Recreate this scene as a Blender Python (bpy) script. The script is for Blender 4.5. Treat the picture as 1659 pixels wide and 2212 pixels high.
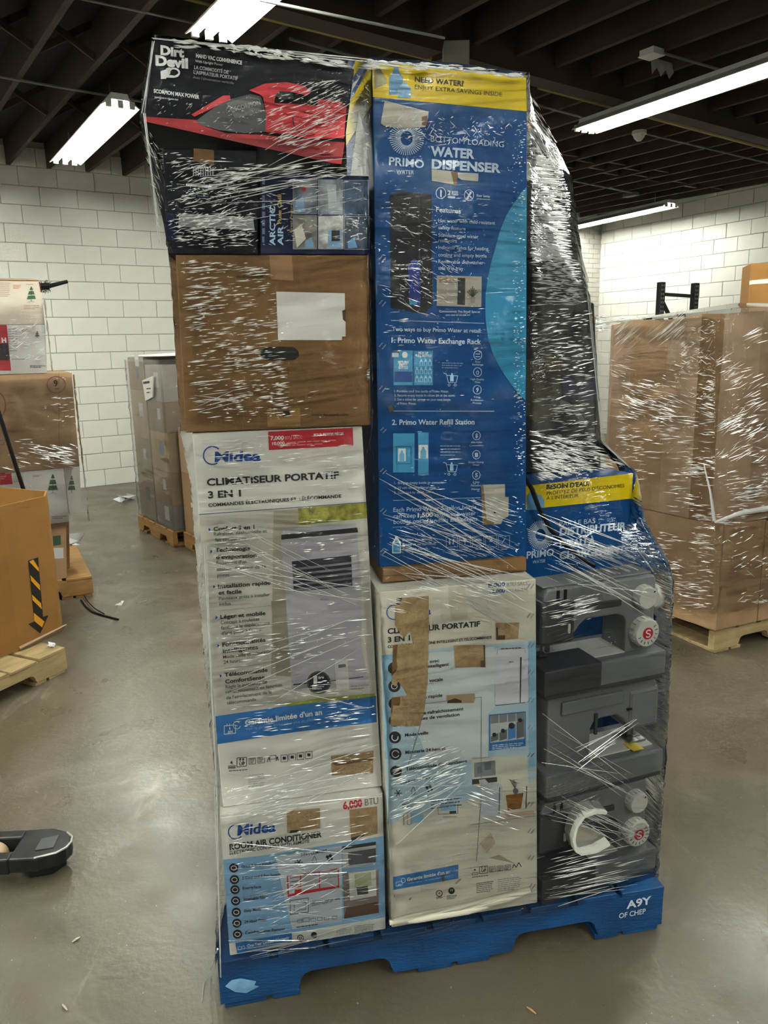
import bpy, bmesh, math, random
import numpy as np
from mathutils import Vector, Matrix

random.seed(7)
scn = bpy.context.scene
C = scn.collection
for o in list(bpy.data.objects):
    bpy.data.objects.remove(o)

# ------------------------------------------------------------------ camera
FPX, HY, ROLL, HC = 1661.0, 741.0, math.radians(1.2), 1.6354
TH = math.atan((1106 - HY) / FPX)
_r0 = np.array([1, 0, 0.]); _u0 = np.array([0, math.sin(TH), math.cos(TH)])
CD = np.array([0, math.cos(TH), -math.sin(TH)])
CR = math.cos(ROLL) * _r0 - math.sin(ROLL) * _u0
CU = math.cos(ROLL) * _u0 + math.sin(ROLL) * _r0
CAM = np.array([0, 0, HC])
cam = bpy.data.cameras.new('camera')
cam_o = bpy.data.objects.new('camera', cam)
C.objects.link(cam_o)
cam.sensor_fit = 'VERTICAL'
cam.sensor_height = 36.0
cam.lens = 36.0 * FPX / 2212.0
cam.clip_start = 0.05
m = Matrix(((CR[0], CU[0], -CD[0], 0), (CR[1], CU[1], -CD[1], 0), (CR[2], CU[2], -CD[2], HC), (0, 0, 0, 1)))
cam_o.matrix_world = m
scn.camera = cam_o

# ------------------------------------------------------------------ world, exposure
w = bpy.data.worlds.new('world'); scn.world = w
w.use_nodes = True
w.node_tree.nodes['Background'].inputs[0].default_value = (0.55, 0.6, 0.62, 1)
w.node_tree.nodes['Background'].inputs[1].default_value = 0.06
vs = scn.view_settings
vs.view_transform = 'Standard'; vs.look = 'None'; vs.gamma = 1.0; vs.use_curve_mapping = False
vs.exposure = 1.25
LAMP = 34.0
scn.cycles.max_bounces = 4
scn.cycles.diffuse_bounces = 2
scn.cycles.glossy_bounces = 2
scn.cycles.transparent_max_bounces = 12
scn.cycles.adaptive_threshold = .08
scn.cycles.adaptive_min_samples = 16
scn.cycles.use_light_tree = False
scn.cycles.sample_clamp_indirect = 4.0


# ------------------------------------------------------------------ pixel -> place
def ray(x, y):
    d = CD * FPX + CR * (x - 829.5) - CU * (y - 1106)
    return d / np.linalg.norm(d)


def fl(x, y, z=0.0):
    d = ray(x, y)
    return CAM + d * ((z - HC) / d[2])


def pl(x, y, P, n):
    d = ray(x, y)
    return CAM + d * (np.dot(np.asarray(P) - CAM, n) / np.dot(d, n))


# frame of the pallet that carries the front stack: u along its front, v away from the camera
SA = np.array([-.4366, 1.6259, 0.0]); _a = math.radians(11.385)
SU = np.array([math.cos(_a), math.sin(_a), 0]); SV = np.array([-math.sin(_a), math.cos(_a), 0])
UP = np.array([0, 0, 1.0])


def sw(u, v, z):
    return SA + SU * u + SV * v + UP * z


def S(x, y, off):
    p = pl(x, y, SA + SV * off, SV)
    return np.array([(p - SA) @ SU, off, p[2]])


# ------------------------------------------------------------------ materials
MATS = {}


def lin(c):
    if isinstance(c, str):
        c = c.lstrip('#'); c = [int(c[i:i + 2], 16) / 255 for i in (0, 2, 4)]
    return tuple((x / 12.92 if x <= .04045 else ((x + .055) / 1.055) ** 2.4) for x in c) + (1,)


def mat(name, col, rough=.6, metal=0, spec=.4, noise=None, bump=None, emit=0, alpha=None):
    """noise=(scale, amount, detail, stretch) tints the colour; bump=(scale, strength, stretch)."""
    if name in MATS:
        return MATS[name]
    m = bpy.data.materials.new(name); m.use_nodes = True
    nt = m.node_tree; b = nt.nodes['Principled BSDF']
    c = lin(col)
    b.inputs['Base Color'].default_value = c
    b.inputs['Roughness'].default_value = rough
    b.inputs['Metallic'].default_value = metal
    b.inputs['Specular IOR Level'].default_value = spec
    if emit:
        b.inputs['Emission Color'].default_value = c
        b.inputs['Emission Strength'].default_value = emit
    tc = None
    if noise or bump:
        tc = nt.nodes.new('ShaderNodeTexCoord')

    def nz(scale, detail, stretch):
        mp = nt.nodes.new('ShaderNodeMapping'); mp.inputs['Scale'].default_value = stretch
        nt.links.new(tc.outputs['Object'], mp.inputs['Vector'])
        n = nt.nodes.new('ShaderNodeTexNoise'); n.inputs['Scale'].default_value = scale; n.inputs['Detail'].default_value = detail
        nt.links.new(mp.outputs[0], n.inputs['Vector'])
        return n
    if noise:
        sc_, am, de = noise[:3]; st = noise[3] if len(noise) > 3 else (1, 1, 1)
        n = nz(sc_, de, st)
        mx = nt.nodes.new('ShaderNodeMixRGB'); mx.blend_type = 'MIX'
        k0 = tuple(x * (1 - am) for x in c[:3]) + (1,); k1 = tuple(min(1, x * (1 + am)) for x in c[:3]) + (1,)
        mx.inputs[1].default_value = k0; mx.inputs[2].default_value = k1
        rp = nt.nodes.new('ShaderNodeMapRange'); rp.inputs[1].default_value = .3; rp.inputs[2].default_value = .7
        nt.links.new(n.outputs[0], rp.inputs[0]); nt.links.new(rp.outputs[0], mx.inputs[0])
        nt.links.new(mx.outputs[0], b.inputs['Base Color'])
    if bump:
        st = bump[2] if len(bump) > 2 else (1, 1, 1)
        n = nz(bump[0], 4, st)
        bp = nt.nodes.new('ShaderNodeBump'); bp.inputs['Strength'].default_value = bump[1]; bp.inputs['Distance'].default_value = .005
        nt.links.new(n.outputs[0], bp.inputs['Height']); nt.links.new(bp.outputs[0], b.inputs['Normal'])
    MATS[name] = m
    return m


def K(col, rough=.55):
    """plain printing ink of a colour"""
    return mat('ink_' + col.lstrip('#'), col, rough)


KRAFT = mat('kraft', '#97795a', .75, spec=.2, noise=(9, .10, 5), bump=(160, .12))
KRAFT2 = mat('kraft_dark', '#775a3a', .75, spec=.2, noise=(7, .12, 5), bump=(160, .12))
KRAFT3 = mat('kraft_orange', '#8a6232', .75, spec=.2, noise=(5, .10, 5), bump=(150, .1))
KRAFT4 = mat('kraft_pale', '#9c8168', .72, spec=.2, noise=(5, .10, 5), bump=(120, .15))
TORN = mat('torn_kraft', '#a38a66', .85, spec=.1, noise=(60, .16, 6), bump=(180, .4))
WCARD = mat('white_card', '#d6d3cb', .55, noise=(4, .05, 4), bump=(30, .08))
WCARD_D = mat('white_card_soiled', '#c9c4b6', .6, noise=(5, .10, 6), bump=(14, .35))
BCARD = mat('blue_card', '#0a447c', .5, spec=.2, noise=(4, .08, 4), bump=(25, .06))
BLACKC = mat('black_card', '#0d0e16', .45, spec=.15, noise=(4, .10, 3), bump=(20, .1))
NAVYC = mat('navy_card', '#121838', .45, spec=.15, noise=(4, .10, 3))
GREYP = mat('grey_plastic', '#6f7172', .42, spec=.45)
GREYD = mat('dark_grey_plastic', '#3c3e40', .42, spec=.45)
LGREY = mat('light_grey_plastic', '#c9c8c0', .4, spec=.45)
BLK = mat('black_plastic', '#121214', .35)
STEEL = mat('steel', '#9a9a98', .3, metal=1)
WOODB = mat('blue_painted_wood', '#063c6c', .6, noise=(5, .4, 8, (1, 1, 3)), bump=(40, .5, (1, 1, 4)))
WOOD = mat('pallet_wood', '#8f6a3c', .75, noise=(5, .22, 6, (1, 6, 6)), bump=(50, .3, (1, 6, 6)))
WOODL = mat('pallet_wood_weathered', '#a08a62', .8, noise=(5, .28, 6, (1, 5, 5)), bump=(50, .3, (1, 5, 5)))
WOODD = mat('ceiling_timber', '#3a2e27', .85, noise=(3, .25, 6), bump=(30, .3))
DECK = mat('ceiling_deck', '#19171a', .9, noise=(2, .25, 5, (1, 1, 1)), bump=(8, .3))
LAMPM = mat('lamp_tube', '#fbfff4', .5, emit=LAMP)
LAMPM.cycles.emission_sampling = 'FRONT'
HOUS = mat('white_enamel', '#d8d8d4', .4)
GALV = mat('painted_pipe', '#6f6d67', .6)
POSTM = mat('painted_post', '#a5a298', .55, noise=(4, .08, 4))
YPIPE = mat('yellow_pipe', '#9a8a4a', .55)


def film_material(name, gloss, scale, strength, tint=(1, 1, 1, 1), rough=.07, mask=(.42, .62), haze=.02):
    m = bpy.data.materials.new(name); m.use_nodes = True
    nt = m.node_tree; nt.nodes.clear()
    out = nt.nodes.new('ShaderNodeOutputMaterial')
    uv = nt.nodes.new('ShaderNodeUVMap')
    mp = nt.nodes.new('ShaderNodeMapping'); mp.inputs['Scale'].default_value = scale
    nt.links.new(uv.outputs[0], mp.inputs[0])
    # gentle warp so that the pleats wander
    wn = nt.nodes.new('ShaderNodeTexNoise'); wn.inputs['Scale'].default_value = 3.5; wn.inputs['Detail'].default_value = 0
    nt.links.new(uv.outputs[0], wn.inputs[0])
    sub = nt.nodes.new('ShaderNodeVectorMath'); sub.operation = 'MULTIPLY_ADD'
    sub.inputs[1].default_value = (0, scale[1] * .10, 0); 
    nt.links.new(wn.outputs['Color'], sub.inputs[0]); nt.links.new(mp.outputs[0], sub.inputs[2])
    n1 = nt.nodes.new('ShaderNodeTexNoise'); n1.inputs['Scale'].default_value = 1; n1.inputs['Detail'].default_value = 3; n1.inputs['Roughness'].default_value = .62
    nt.links.new(sub.outputs[0], n1.inputs[0])
    n2 = nt.nodes.new('ShaderNodeTexNoise'); n2.inputs['Scale'].default_value = 5.0; n2.inputs['Detail'].default_value = 1
    nt.links.new(uv.outputs[0], n2.inputs[0])
    mr = nt.nodes.new('ShaderNodeMapRange'); mr.inputs[1].default_value = mask[0]; mr.inputs[2].default_value = mask[1]; mr.inputs[3].default_value = .06
    nt.links.new(n2.outputs[0], mr.inputs[0])
    mu = nt.nodes.new('ShaderNodeMath'); mu.operation = 'MULTIPLY'
    nt.links.new(n1.outputs[0], mu.inputs[0]); nt.links.new(mr.outputs[0], mu.inputs[1])
    bp = nt.nodes.new('ShaderNodeBump'); bp.inputs['Strength'].default_value = 1; bp.inputs['Distance'].default_value = strength
    nt.links.new(mu.outputs[0], bp.inputs['Height'])
    tr = nt.nodes.new('ShaderNodeBsdfTransparent'); tr.inputs[0].default_value = tint
    gl = nt.nodes.new('ShaderNodeBsdfGlossy'); gl.inputs['Roughness'].default_value = rough
    nt.links.new(bp.outputs[0], gl.inputs['Normal'])
    df = nt.nodes.new('ShaderNodeBsdfDiffuse'); df.inputs[0].default_value = (.9, .9, .9, 1)
    fr = nt.nodes.new('ShaderNodeFresnel'); fr.inputs[0].default_value = 1.33
    nt.links.new(bp.outputs[0], fr.inputs['Normal'])
    ad = nt.nodes.new('ShaderNodeMath'); ad.operation = 'ADD'; ad.inputs[1].default_value = gloss; ad.use_clamp = True
    nt.links.new(fr.outputs[0], ad.inputs[0])
    m0 = nt.nodes.new('ShaderNodeMixShader'); m0.inputs[0].default_value = haze
    nt.links.new(tr.outputs[0], m0.inputs[1]); nt.links.new(df.outputs[0], m0.inputs[2])
    mx = nt.nodes.new('ShaderNodeMixShader')
    nt.links.new(ad.outputs[0], mx.inputs[0]); nt.links.new(m0.outputs[0], mx.inputs[1]); nt.links.new(gl.outputs[0], mx.inputs[2])
    nt.links.new(mx.outputs[0], out.inputs[0])
    return m


FILM = film_material('stretch_film', .0, (3.0, 95, 1), .013, rough=.03, haze=0.0)
FILM2 = film_material('stretch_film_loose', .01, (3.0, 60, 1), .016, rough=.04, haze=.01)
FILMG = film_material('grey_film', .03, (2.0, 40, 1), .006, tint=(.9, .9, .9, 1), haze=.06)


def pleat_material(name, alpha, rough=.18):  # white base colour stands in for highlights on folds of clear film
    m = bpy.data.materials.new(name); m.use_nodes = True
    nt = m.node_tree; nt.nodes.clear()
    out = nt.nodes.new('ShaderNodeOutputMaterial')
    tr = nt.nodes.new('ShaderNodeBsdfTransparent')
    gl = nt.nodes.new('ShaderNodeBsdfGlossy'); gl.inputs['Roughness'].default_value = rough
    tl = nt.nodes.new('ShaderNodeBsdfDiffuse'); tl.inputs[0].default_value = (.95, .95, .93, 1)
    a = nt.nodes.new('ShaderNodeMixShader'); a.inputs[0].default_value = .5
    nt.links.new(tl.outputs[0], a.inputs[1]); nt.links.new(gl.outputs[0], a.inputs[2])
    b = nt.nodes.new('ShaderNodeMixShader'); b.inputs[0].default_value = alpha
    nt.links.new(tr.outputs[0], b.inputs[1]); nt.links.new(a.outputs[0], b.inputs[2])
    nt.links.new((a if alpha >= 1 else b).outputs[0], out.inputs[0])
    return m


PLEAT = pleat_material('film_pleat_glint', 1.0, .3)
STRAND = pleat_material('film_strand', .7)


# ------------------------------------------------------------------ mesh helpers
def tag(o, label=None, cat=None, group=None, kind=None):
    if label: o['label'] = label
    if cat: o['category'] = cat
    if group: o['group'] = group
    if kind: o['kind'] = kind
    return o


def empty(name, loc, rz=0.0):
    o = bpy.data.objects.new(name, None); C.objects.link(o)
    o.location = tuple(loc); o.rotation_euler = (0, 0, rz); o.empty_display_size = .05
    return o


class MB:
    """collects vertices and faces; build() links them as one mesh object"""
    def __init__(s):
        s.v = []; s.f = []

    def add(s, vs_, fs_):
        k = len(s.v)
        s.v += [tuple(float(c) for c in p) for p in vs_]
        s.f += [tuple(i + k for i in f) for f in fs_]
        return s

    def hexa(s, p):
        """8 corners: bottom ring 0-3, top ring 4-7"""
        return s.add(p, [(3, 2, 1, 0), (4, 5, 6, 7), (0, 1, 5, 4), (1, 2, 6, 5), (2, 3, 7, 6), (3, 0, 4, 7)])

    def box(s, x0, x1, y0, y1, z0, z1):
        return s.hexa([(x0, y0, z0), (x1, y0, z0), (x1, y1, z0), (x0, y1, z0), (x0, y0, z1), (x1, y0, z1), (x1, y1, z1), (x0, y1, z1)])

    def prism(s, ring, d):
        """polygon ring (3D points) swept by d"""
        n = len(ring); r = [np.asarray(p, float) for p in ring]; d = np.asarray(d, float)
        return s.add(r + [p + d for p in r], [tuple(range(n))[::-1], tuple(range(n, 2 * n))] + [(i, (i + 1) % n, n + (i + 1) % n, n + i) for i in range(n)])

    def bar(s, a, b, w_, h_, up=(0, 0, 1)):
        a = np.asarray(a, float); b = np.asarray(b, float); d = b - a; d = d / np.linalg.norm(d)
        up = np.asarray(up, float); x = np.cross(d, up); x = x / np.linalg.norm(x); y = np.cross(x, d)
        q = [-x * w_ / 2 - y * h_ / 2, x * w_ / 2 - y * h_ / 2, x * w_ / 2 + y * h_ / 2, -x * w_ / 2 + y * h_ / 2]
        return s.prism([a + k for k in q], b - a)

    def tube(s, pts, r, n=8, caps=True):
        pts = [np.asarray(p, float) for p in pts]
        rs = r if isinstance(r, (list, tuple)) else [r] * len(pts)
        ref = np.array([0.3, 0.2, 1.0]); vs_ = []; fs_ = []
        for i, p in enumerate(pts):
            d = pts[min(i + 1, len(pts) - 1)] - pts[max(i - 1, 0)]; d = d / (np.linalg.norm(d) + 1e-12)
            x = np.cross(d, ref); x = x / (np.linalg.norm(x) + 1e-12); y = np.cross(d, x)
            for j in range(n):
                t = 2 * math.pi * j / n
                vs_.append(p + (x * math.cos(t) + y * math.sin(t)) * rs[i])
        for i in range(len(pts) - 1):
            for j in range(n):
                fs_.append((i * n + j, i * n + (j + 1) % n, (i + 1) * n + (j + 1) % n, (i + 1) * n + j))
        if caps:
            fs_.append(tuple(range(n))[::-1]); k = (len(pts) - 1) * n; fs_.append(tuple(range(k, k + n)))
        return s.add(vs_, fs_)

    def mesh(s, name):
        me = bpy.data.meshes.new(name); me.from_pydata(s.v, [], s.f); me.update()
        return me

    def build(s, name, material, parent=None, bevel=0, seg=2, smooth=False, origin=None):
        me = s.mesh(name)
        if origin is not None:
            me.transform(Matrix.Translation([-float(c) for c in origin]))
        if bevel or smooth:
            bm = bmesh.new(); bm.from_mesh(me)
            bmesh.ops.recalc_face_normals(bm, faces=bm.faces)
            if bevel:
                bmesh.ops.bevel(bm, geom=[e for e in bm.edges if len(e.link_faces) == 2 and e.calc_face_angle(0) > .5], offset=bevel, segments=seg, affect='EDGES', profile=.5)
            bm.to_mesh(me); bm.free()
        if smooth:
            for p in me.polygons: p.use_smooth = True
            try: me.set_sharp_from_angle(angle=.7)
            except Exception: pass
        me.materials.append(material)
        o = bpy.data.objects.new(name, me); C.objects.link(o)
        if parent is not None: o.parent = parent
        elif origin is not None: o.location = [float(c) for c in origin]
        return o


# ------------------------------------------------------------------ flat print on a face of a thing
TEXTS = []
FACES = []


class Face:
    def __init__(s, root, P, n, origin):
        n = np.asarray(n, float); n = n / np.linalg.norm(n)
        if n @ (CAM - np.asarray(P)) < 0: n = -n
        s.root = root; s.P = np.asarray(P, float); s.n = n; s.origin = np.asarray(origin, float)
        s.ox = s.oy = 0.0; s.s = 1.0; s.acc = {}; s.clip = None
        FACES.append(s)

    def z(s, ox, oy, sc):
        s.ox, s.oy, s.s = ox, oy, sc
        return s

    def p(s, x, y, k=2):
        return pl(s.ox + x / s.s, s.oy + y / s.s, s.P + s.n * (.0004 + .00035 * k), s.n)

    def put(s, part, material, vs_, fs_):
        key = (part, material.name)
        if key not in s.acc: s.acc[key] = (MB(), material)
        s.acc[key][0].add([v - s.origin for v in vs_], fs_)

    def q(s, pts, material, part='print', k=2):
        vs_ = [s.p(x, y, k) for x, y in pts]
        if s.clip is not None:
            for a, b in zip(s.clip, s.clip[1:] + s.clip[:1]):      # keep the print inside the face
                inn = np.cross(s.n, b - a); res = []
                if not vs_: break
                ds = [(v - a) @ inn for v in vs_]
                for i in range(len(vs_)):
                    d0, d1 = ds[i], ds[(i + 1) % len(vs_)]; v0, v1 = vs_[i], vs_[(i + 1) % len(vs_)]
                    if d0 >= 0: res.append(v0)
                    if (d0 >= 0) != (d1 >= 0): res.append(v0 + (v1 - v0) * (d0 / (d0 - d1)))
                vs_ = res
            if len(vs_) < 3: return
        s.put(part, material, vs_, [tuple(range(len(vs_)))])

    def rect(s, x0, y0, x1, y1, material, part='print', k=2, sl=0.0):
        """sl: slope of the horizontal edges"""
        d = (x1 - x0) * sl
        s.q([(x0, y0), (x1, y0 + d), (x1, y1 + d), (x0, y1)], material, part, k)

    def disc(s, x, y, rx, ry, material, part='print', k=3, n=20, a0=0, a1=2 * math.pi):
        s.q([(x + rx * math.cos(a0 + (a1 - a0) * i / n), y + ry * math.sin(a0 + (a1 - a0) * i / n)) for i in range(n + (0 if a1 - a0 > 6 else 1))], material, part, k)

    def ring(s, x, y, rx, ry, wd, material, part='print', k=3, n=24, a0=0.0, a1=2 * math.pi):
        for i in range(n):
            t0 = a0 + (a1 - a0) * i / n; t1 = a0 + (a1 - a0) * (i + 1) / n
            s.q([(x + rx * math.cos(t0), y + ry * math.sin(t0)), (x + rx * math.cos(t1), y + ry * math.sin(t1)),
                 (x + (rx - wd) * math.cos(t1), y + (ry - wd) * math.sin(t1)), (x + (rx - wd) * math.cos(t0), y + (ry - wd) * math.sin(t0))], material, part, k)

    def line(s, pts, wd, material, part='print', k=3):
        for (x0, y0), (x1, y1) in zip(pts, pts[1:]):
            L = math.hypot(x1 - x0, y1 - y0) + 1e-9; nx, ny = -(y1 - y0) / L * wd / 2, (x1 - x0) / L * wd / 2
            s.q([(x0 + nx, y0 + ny), (x1 + nx, y1 + ny), (x1 - nx, y1 - ny), (x0 - nx, y0 - ny)], material, part, k)

    def frame(s, x0, y0, x1, y1, wd, material, part='print', k=3, sl=0.0):
        d = (x1 - x0) * sl
        s.line([(x0, y0), (x1, y0 + d), (x1, y1 + d), (x0, y1), (x0, y0)], wd, material, part, k)

    def bars(s, x0, y0, x1, n, dy, h, material, sl=0.0, part='fine_print', k=3, seed=1):
        """rows of print too small to read"""
        rd = random.Random(seed)
        for i in range(n):
            x = x0; y = y0 + i * dy
            end = x1 - (x1 - x0) * rd.random() * (.35 if i == n - 1 else .12)
            while x < end:
                L = (x1 - x0) * rd.uniform(.06, .2); e = min(x + L, end)
                s.q([(x, y + (x - x0) * sl), (e, y + (e - x0) * sl), (e, y + h + (e - x0) * sl), (x, y + h + (x - x0) * sl)], material, part, k)
                x = e + (x1 - x0) * .025

    def t(s, text, a, b, h, material, bold=0.0, part='lettering', k=4, slant=0.0):
        P0 = s.p(a[0], a[1], k); P1 = s.p(b[0], b[1], k); Ph = s.p(a[0], a[1] - h, k)
        TEXTS.append((s, text, P0, P1, np.linalg.norm(Ph - P0), material, bold, part, slant))

    def flush(s):
        for (part, _), (mb, material) in s.acc.items():
            mb.build(part, material, s.root)


def make_texts():
    tmp = []
    for it in TEXTS:
        cu = bpy.data.curves.new('t', 'FONT'); cu.body = it[1]; cu.size = 1; cu.resolution_u = 3; cu.offset = it[6]
        o = bpy.data.objects.new('t', cu); C.objects.link(o); tmp.append(o)
    bpy.context.view_layer.update()
    dg = bpy.context.evaluated_depsgraph_get()
    cap = .729
    for it, o in zip(TEXTS, tmp):
        f, text, P0, P1, H_, material, bold, part, slant = it
        me = o.evaluated_get(dg).to_mesh()
        n = len(me.vertices)
        if n:
            co = np.empty(n * 3, np.float32); me.vertices.foreach_get('co', co); co = co.reshape(n, 3)
            x0, x1 = co[:, 0].min(), co[:, 0].max()
            e1 = P1 - P0; W = np.linalg.norm(e1); e1 = e1 / W; e2 = np.cross(f.n, e1)
            px = (co[:, 0] - x0) / max(x1 - x0, 1e-6) * W; py = co[:, 1] / cap * H_
            px = px + py * slant
            vs_ = [P0 + e1 * a + e2 * b for a, b in zip(px, py)]
            f.put(part, material, vs_, [tuple(p.vertices) for p in me.polygons])
        o.evaluated_get(dg).to_mesh_clear()
    for o in tmp:
        cu = o.data; bpy.data.objects.remove(o); bpy.data.curves.remove(cu)


def carton(name, quad, depth, material, label, cat='carton', group=None, bevel=.0022, dvec=None):
    """quad: front corners TL TR BR BL (world). Returns (object, Face on the front)."""
    q = [np.asarray(p, float) for p in quad]
    n = np.cross(q[1] - q[0], q[3] - q[0]); n = n / np.linalg.norm(n)
    if n @ (CAM - q[0]) < 0: n = -n
    d = (-n if dvec is None else np.asarray(dvec)) * depth
    origin = (q[2] + q[3]) / 2 + d / 2
    mb = MB(); mb.hexa([q[3], q[2], q[2] + d, q[3] + d, q[0], q[1], q[1] + d, q[0] + d])
    o = mb.build(name, material, None, bevel=bevel, origin=origin)
    tag(o, label, cat, group)
    fc = Face(o, (q[0] + q[2]) / 2, n, origin)
    cc_ = (q[0] + q[1] + q[2] + q[3]) / 4
    fc.clip = [cc_ + (p - cc_) * .9992 for p in (q[3], q[2], q[1], q[0])]
    return o, fc, q, d


def squad(tl, tr, br, bl, off, ztop=None, zbot=None):
    """front corners from photo pixels on the vertical plane v = off of the stack"""
    P = [S(*p, off) for p in (tl, tr, br, bl)]
    if ztop is not None: P[0][2] = P[1][2] = ztop
    if zbot is not None: P[2][2] = P[3][2] = zbot
    return [sw(*p) for p in P]


# =================================================================== THE ROOM
def floor_material():
    m = bpy.data.materials.new('concrete_floor'); m.use_nodes = True
    nt = m.node_tree; b = nt.nodes['Principled BSDF']
    tc = nt.nodes.new('ShaderNodeTexCoord')

    def noise(scale, detail=5, rough=.55, dist=0.0, st=(1, 1, 1)):
        mp = nt.nodes.new('ShaderNodeMapping'); mp.inputs['Scale'].default_value = st
        nt.links.new(tc.outputs['Object'], mp.inputs[0])
        n = nt.nodes.new('ShaderNodeTexNoise'); n.inputs['Scale'].default_value = scale; n.inputs['Detail'].default_value = detail
        n.inputs['Roughness'].default_value = rough; n.inputs['Distortion'].default_value = dist
        nt.links.new(mp.outputs[0], n.inputs[0]); return n.outputs[0]

    def ramp(v, a, b_):
        r = nt.nodes.new('ShaderNodeMapRange'); r.inputs[1].default_value = a; r.inputs[2].default_value = b_
        nt.links.new(v, r.inputs[0]); return r.outputs[0]

    def mix(f, c1, c2):
        x = nt.nodes.new('ShaderNodeMixRGB')
        nt.links.new(f, x.inputs[0])
        for i, c in ((1, c1), (2, c2)):
            if isinstance(c, tuple): x.inputs[i].default_value = c
            else: nt.links.new(c, x.inputs[i])
        return x.outputs[0]
    c = mix(ramp(noise(.7, 6, .6, .4), .35, .65), lin('#4a4436'), lin('#5c5445'))
    c = mix(ramp(noise(2.3, 7, .65, .8), .54, .72), c, lin('#686154'))          # worn pale patches
    c = mix(ramp(noise(5.0, 8, .7, .3, (1, .25, 1)), .60, .70), c, lin('#777060'))  # scraped streaks
    c = mix(ramp(noise(90, 2, .5), .72, .77), c, lin('#9c9585'))                # grit specks
    c = mix(ramp(noise(1.4, 6, .6, .6), .55, .85), c, lin('#38332a'))          # dark stains
    nt.links.new(c, b.inputs['Base Color'])
    r = ramp(noise(3, 6), .3, .7)
    rr = nt.nodes.new('ShaderNodeMapRange'); rr.inputs[3].default_value = .24; rr.inputs[4].default_value = .46
    b.inputs['Specular IOR Level'].default_value = .7
    nt.links.new(r, rr.inputs[0]); nt.links.new(rr.outputs[0], b.inputs['Roughness'])
    bp = nt.nodes.new('ShaderNodeBump'); bp.inputs['Strength'].default_value = .25; bp.inputs['Distance'].default_value = .004
    nt.links.new(noise(40, 6), bp.inputs['Height']); nt.links.new(bp.outputs[0], b.inputs['Normal'])
    return m


ZJ = 3.6            # underside of the joists
ZD = 3.86           # underside of the roof deck
fo = MB().box(-11, 13, -9, 19, -.1, 0).build('floor', floor_material()); tag(fo, kind='structure')

WALLM = mat('white_painted_block', '#dedbd2', .6, noise=(3, .05, 5), bump=(60, .25))
WALLJ = mat('mortar_joint', '#b0ada4', .8)
# right wall: direction seen along its top edge; corner seen just right of the front stack
_wa = fl(1457, 442, ZJ); _wb = fl(1659, 399, ZJ)
_ang = math.radians(-62); RD = np.array([math.cos(_ang), math.sin(_ang), 0]); RN = np.array([-RD[1], RD[0], 0])
_mid = (_wa + _wb) / 2; _mid[2] = 0
corner = pl(1288, 560, _mid, RN); corner[2] = 0
left_pt = np.array([-3.4, 9.3, 0])
BD = corner - left_pt; BD = BD / np.linalg.norm(BD); BN = np.array([-BD[1], BD[0], 0])   # away from the room


def block_wall(name, start, d, n_out, length, z0, z1, objs_from, objs_to, zmin_obj, bw=.4, bh=.2):
    """recessed backing + courses of painted blocks, a running bond; n_out points away from the room"""
    d = np.asarray(d); n_out = np.asarray(n_out)
    e = start + d * length
    mb = MB().prism([start + n_out * .012, e + n_out * .012, e + n_out * .2, start + n_out * .2], UP * ZD)
    wall = mb.build(name, WALLJ, None, origin=start); tag(wall, kind='structure')
    j = .005
    bm = MB().box(0, bw - j, 0, .03, 0, bh - j)
    me = None; rest = MB()
    nrow = int((z1 - z0) / bh)
    rz = math.atan2(d[1], d[0])
    rd = random.Random(3)
    for r in range(nrow):
        x = -(bw / 2 if r % 2 else 0)
        while x < length:
            a = max(x, 0); b_ = min(x + bw, length)
            if b_ - a > .05:
                z = z0 + r * bh
                out = n_out * rd.uniform(-.003, .001)
                if objs_from <= a and b_ <= objs_to and z >= zmin_obj and b_ - a > bw - .01:
                    if me is None:
                        o = bm.build('block', WALLM, wall, bevel=.004, seg=1); me = o.data
                    else:
                        o = bpy.data.objects.new('block', me); C.objects.link(o); o.parent = wall
                    o.location = tuple(d * a + out + UP * z); o.rotation_euler = (0, 0, rz)
                    if np.cross(d, n_out)[2] < 0:      # mesh sticks out along local +y: turn it round
                        o.rotation_euler = (0, 0, rz + math.pi); o.location = tuple(d * (a + bw - j) + out + UP * z)
                else:
                    p0 = start + d * a + out; p1 = start + d * (b_ - j) + out
                    rest.prism([p0 + UP * z, p1 + UP * z, p1 + n_out * .03 + UP * z, p0 + n_out * .03 + UP * z], UP * (bh - j))
            x += bw
    if rest.v:
        o = rest.build('block_courses', WALLM, wall, origin=start); tag(o, kind='stuff')
    return wall


blen = float(np.linalg.norm(corner - left_pt)) + 6.4
bstart = left_pt - BD * 6.4
w1 = bstart
block_wall('wall_back', bstart, BD, BN, blen, 0, ZD - .02, 4.4, 8.8, 0)
block_wall('wall_right', corner, RD, RN, 12.0, 0, ZD - .02, 0, 5.4, 1.2)
# brick pier standing in the corner, thin courses
PIERM = mat('painted_brick', '#b9b6ad', .65, bump=(70, .25))
pier = MB()
pc = corner - BD * .62
pier.prism([pc - BN * .02, corner - BN * .02, corner - BN * .10, pc - BN * .10], UP * ZD)
po = pier.build('brick_pier', WALLJ, None, origin=pc); tag(po, 'narrow painted brick pier filling the far corner of the walls', 'pier', kind='structure')
pme = None
for r in range(17, 46):
    for k in range(3):
        a = k * .215 - (.107 if r % 2 else 0); b_ = min(a + .205, .62); a = max(a, 0)
        if b_ - a < .06: continue
        mb = MB().box(0, b_ - a, -.008, .02, 0, .068)
        o = mb.build('brick', PIERM, po); o.rotation_euler = (0, 0, math.atan2(BD[1], BD[0]))
        o.location = tuple(BD * a - BN * .10 + UP * (r * .078))
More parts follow.
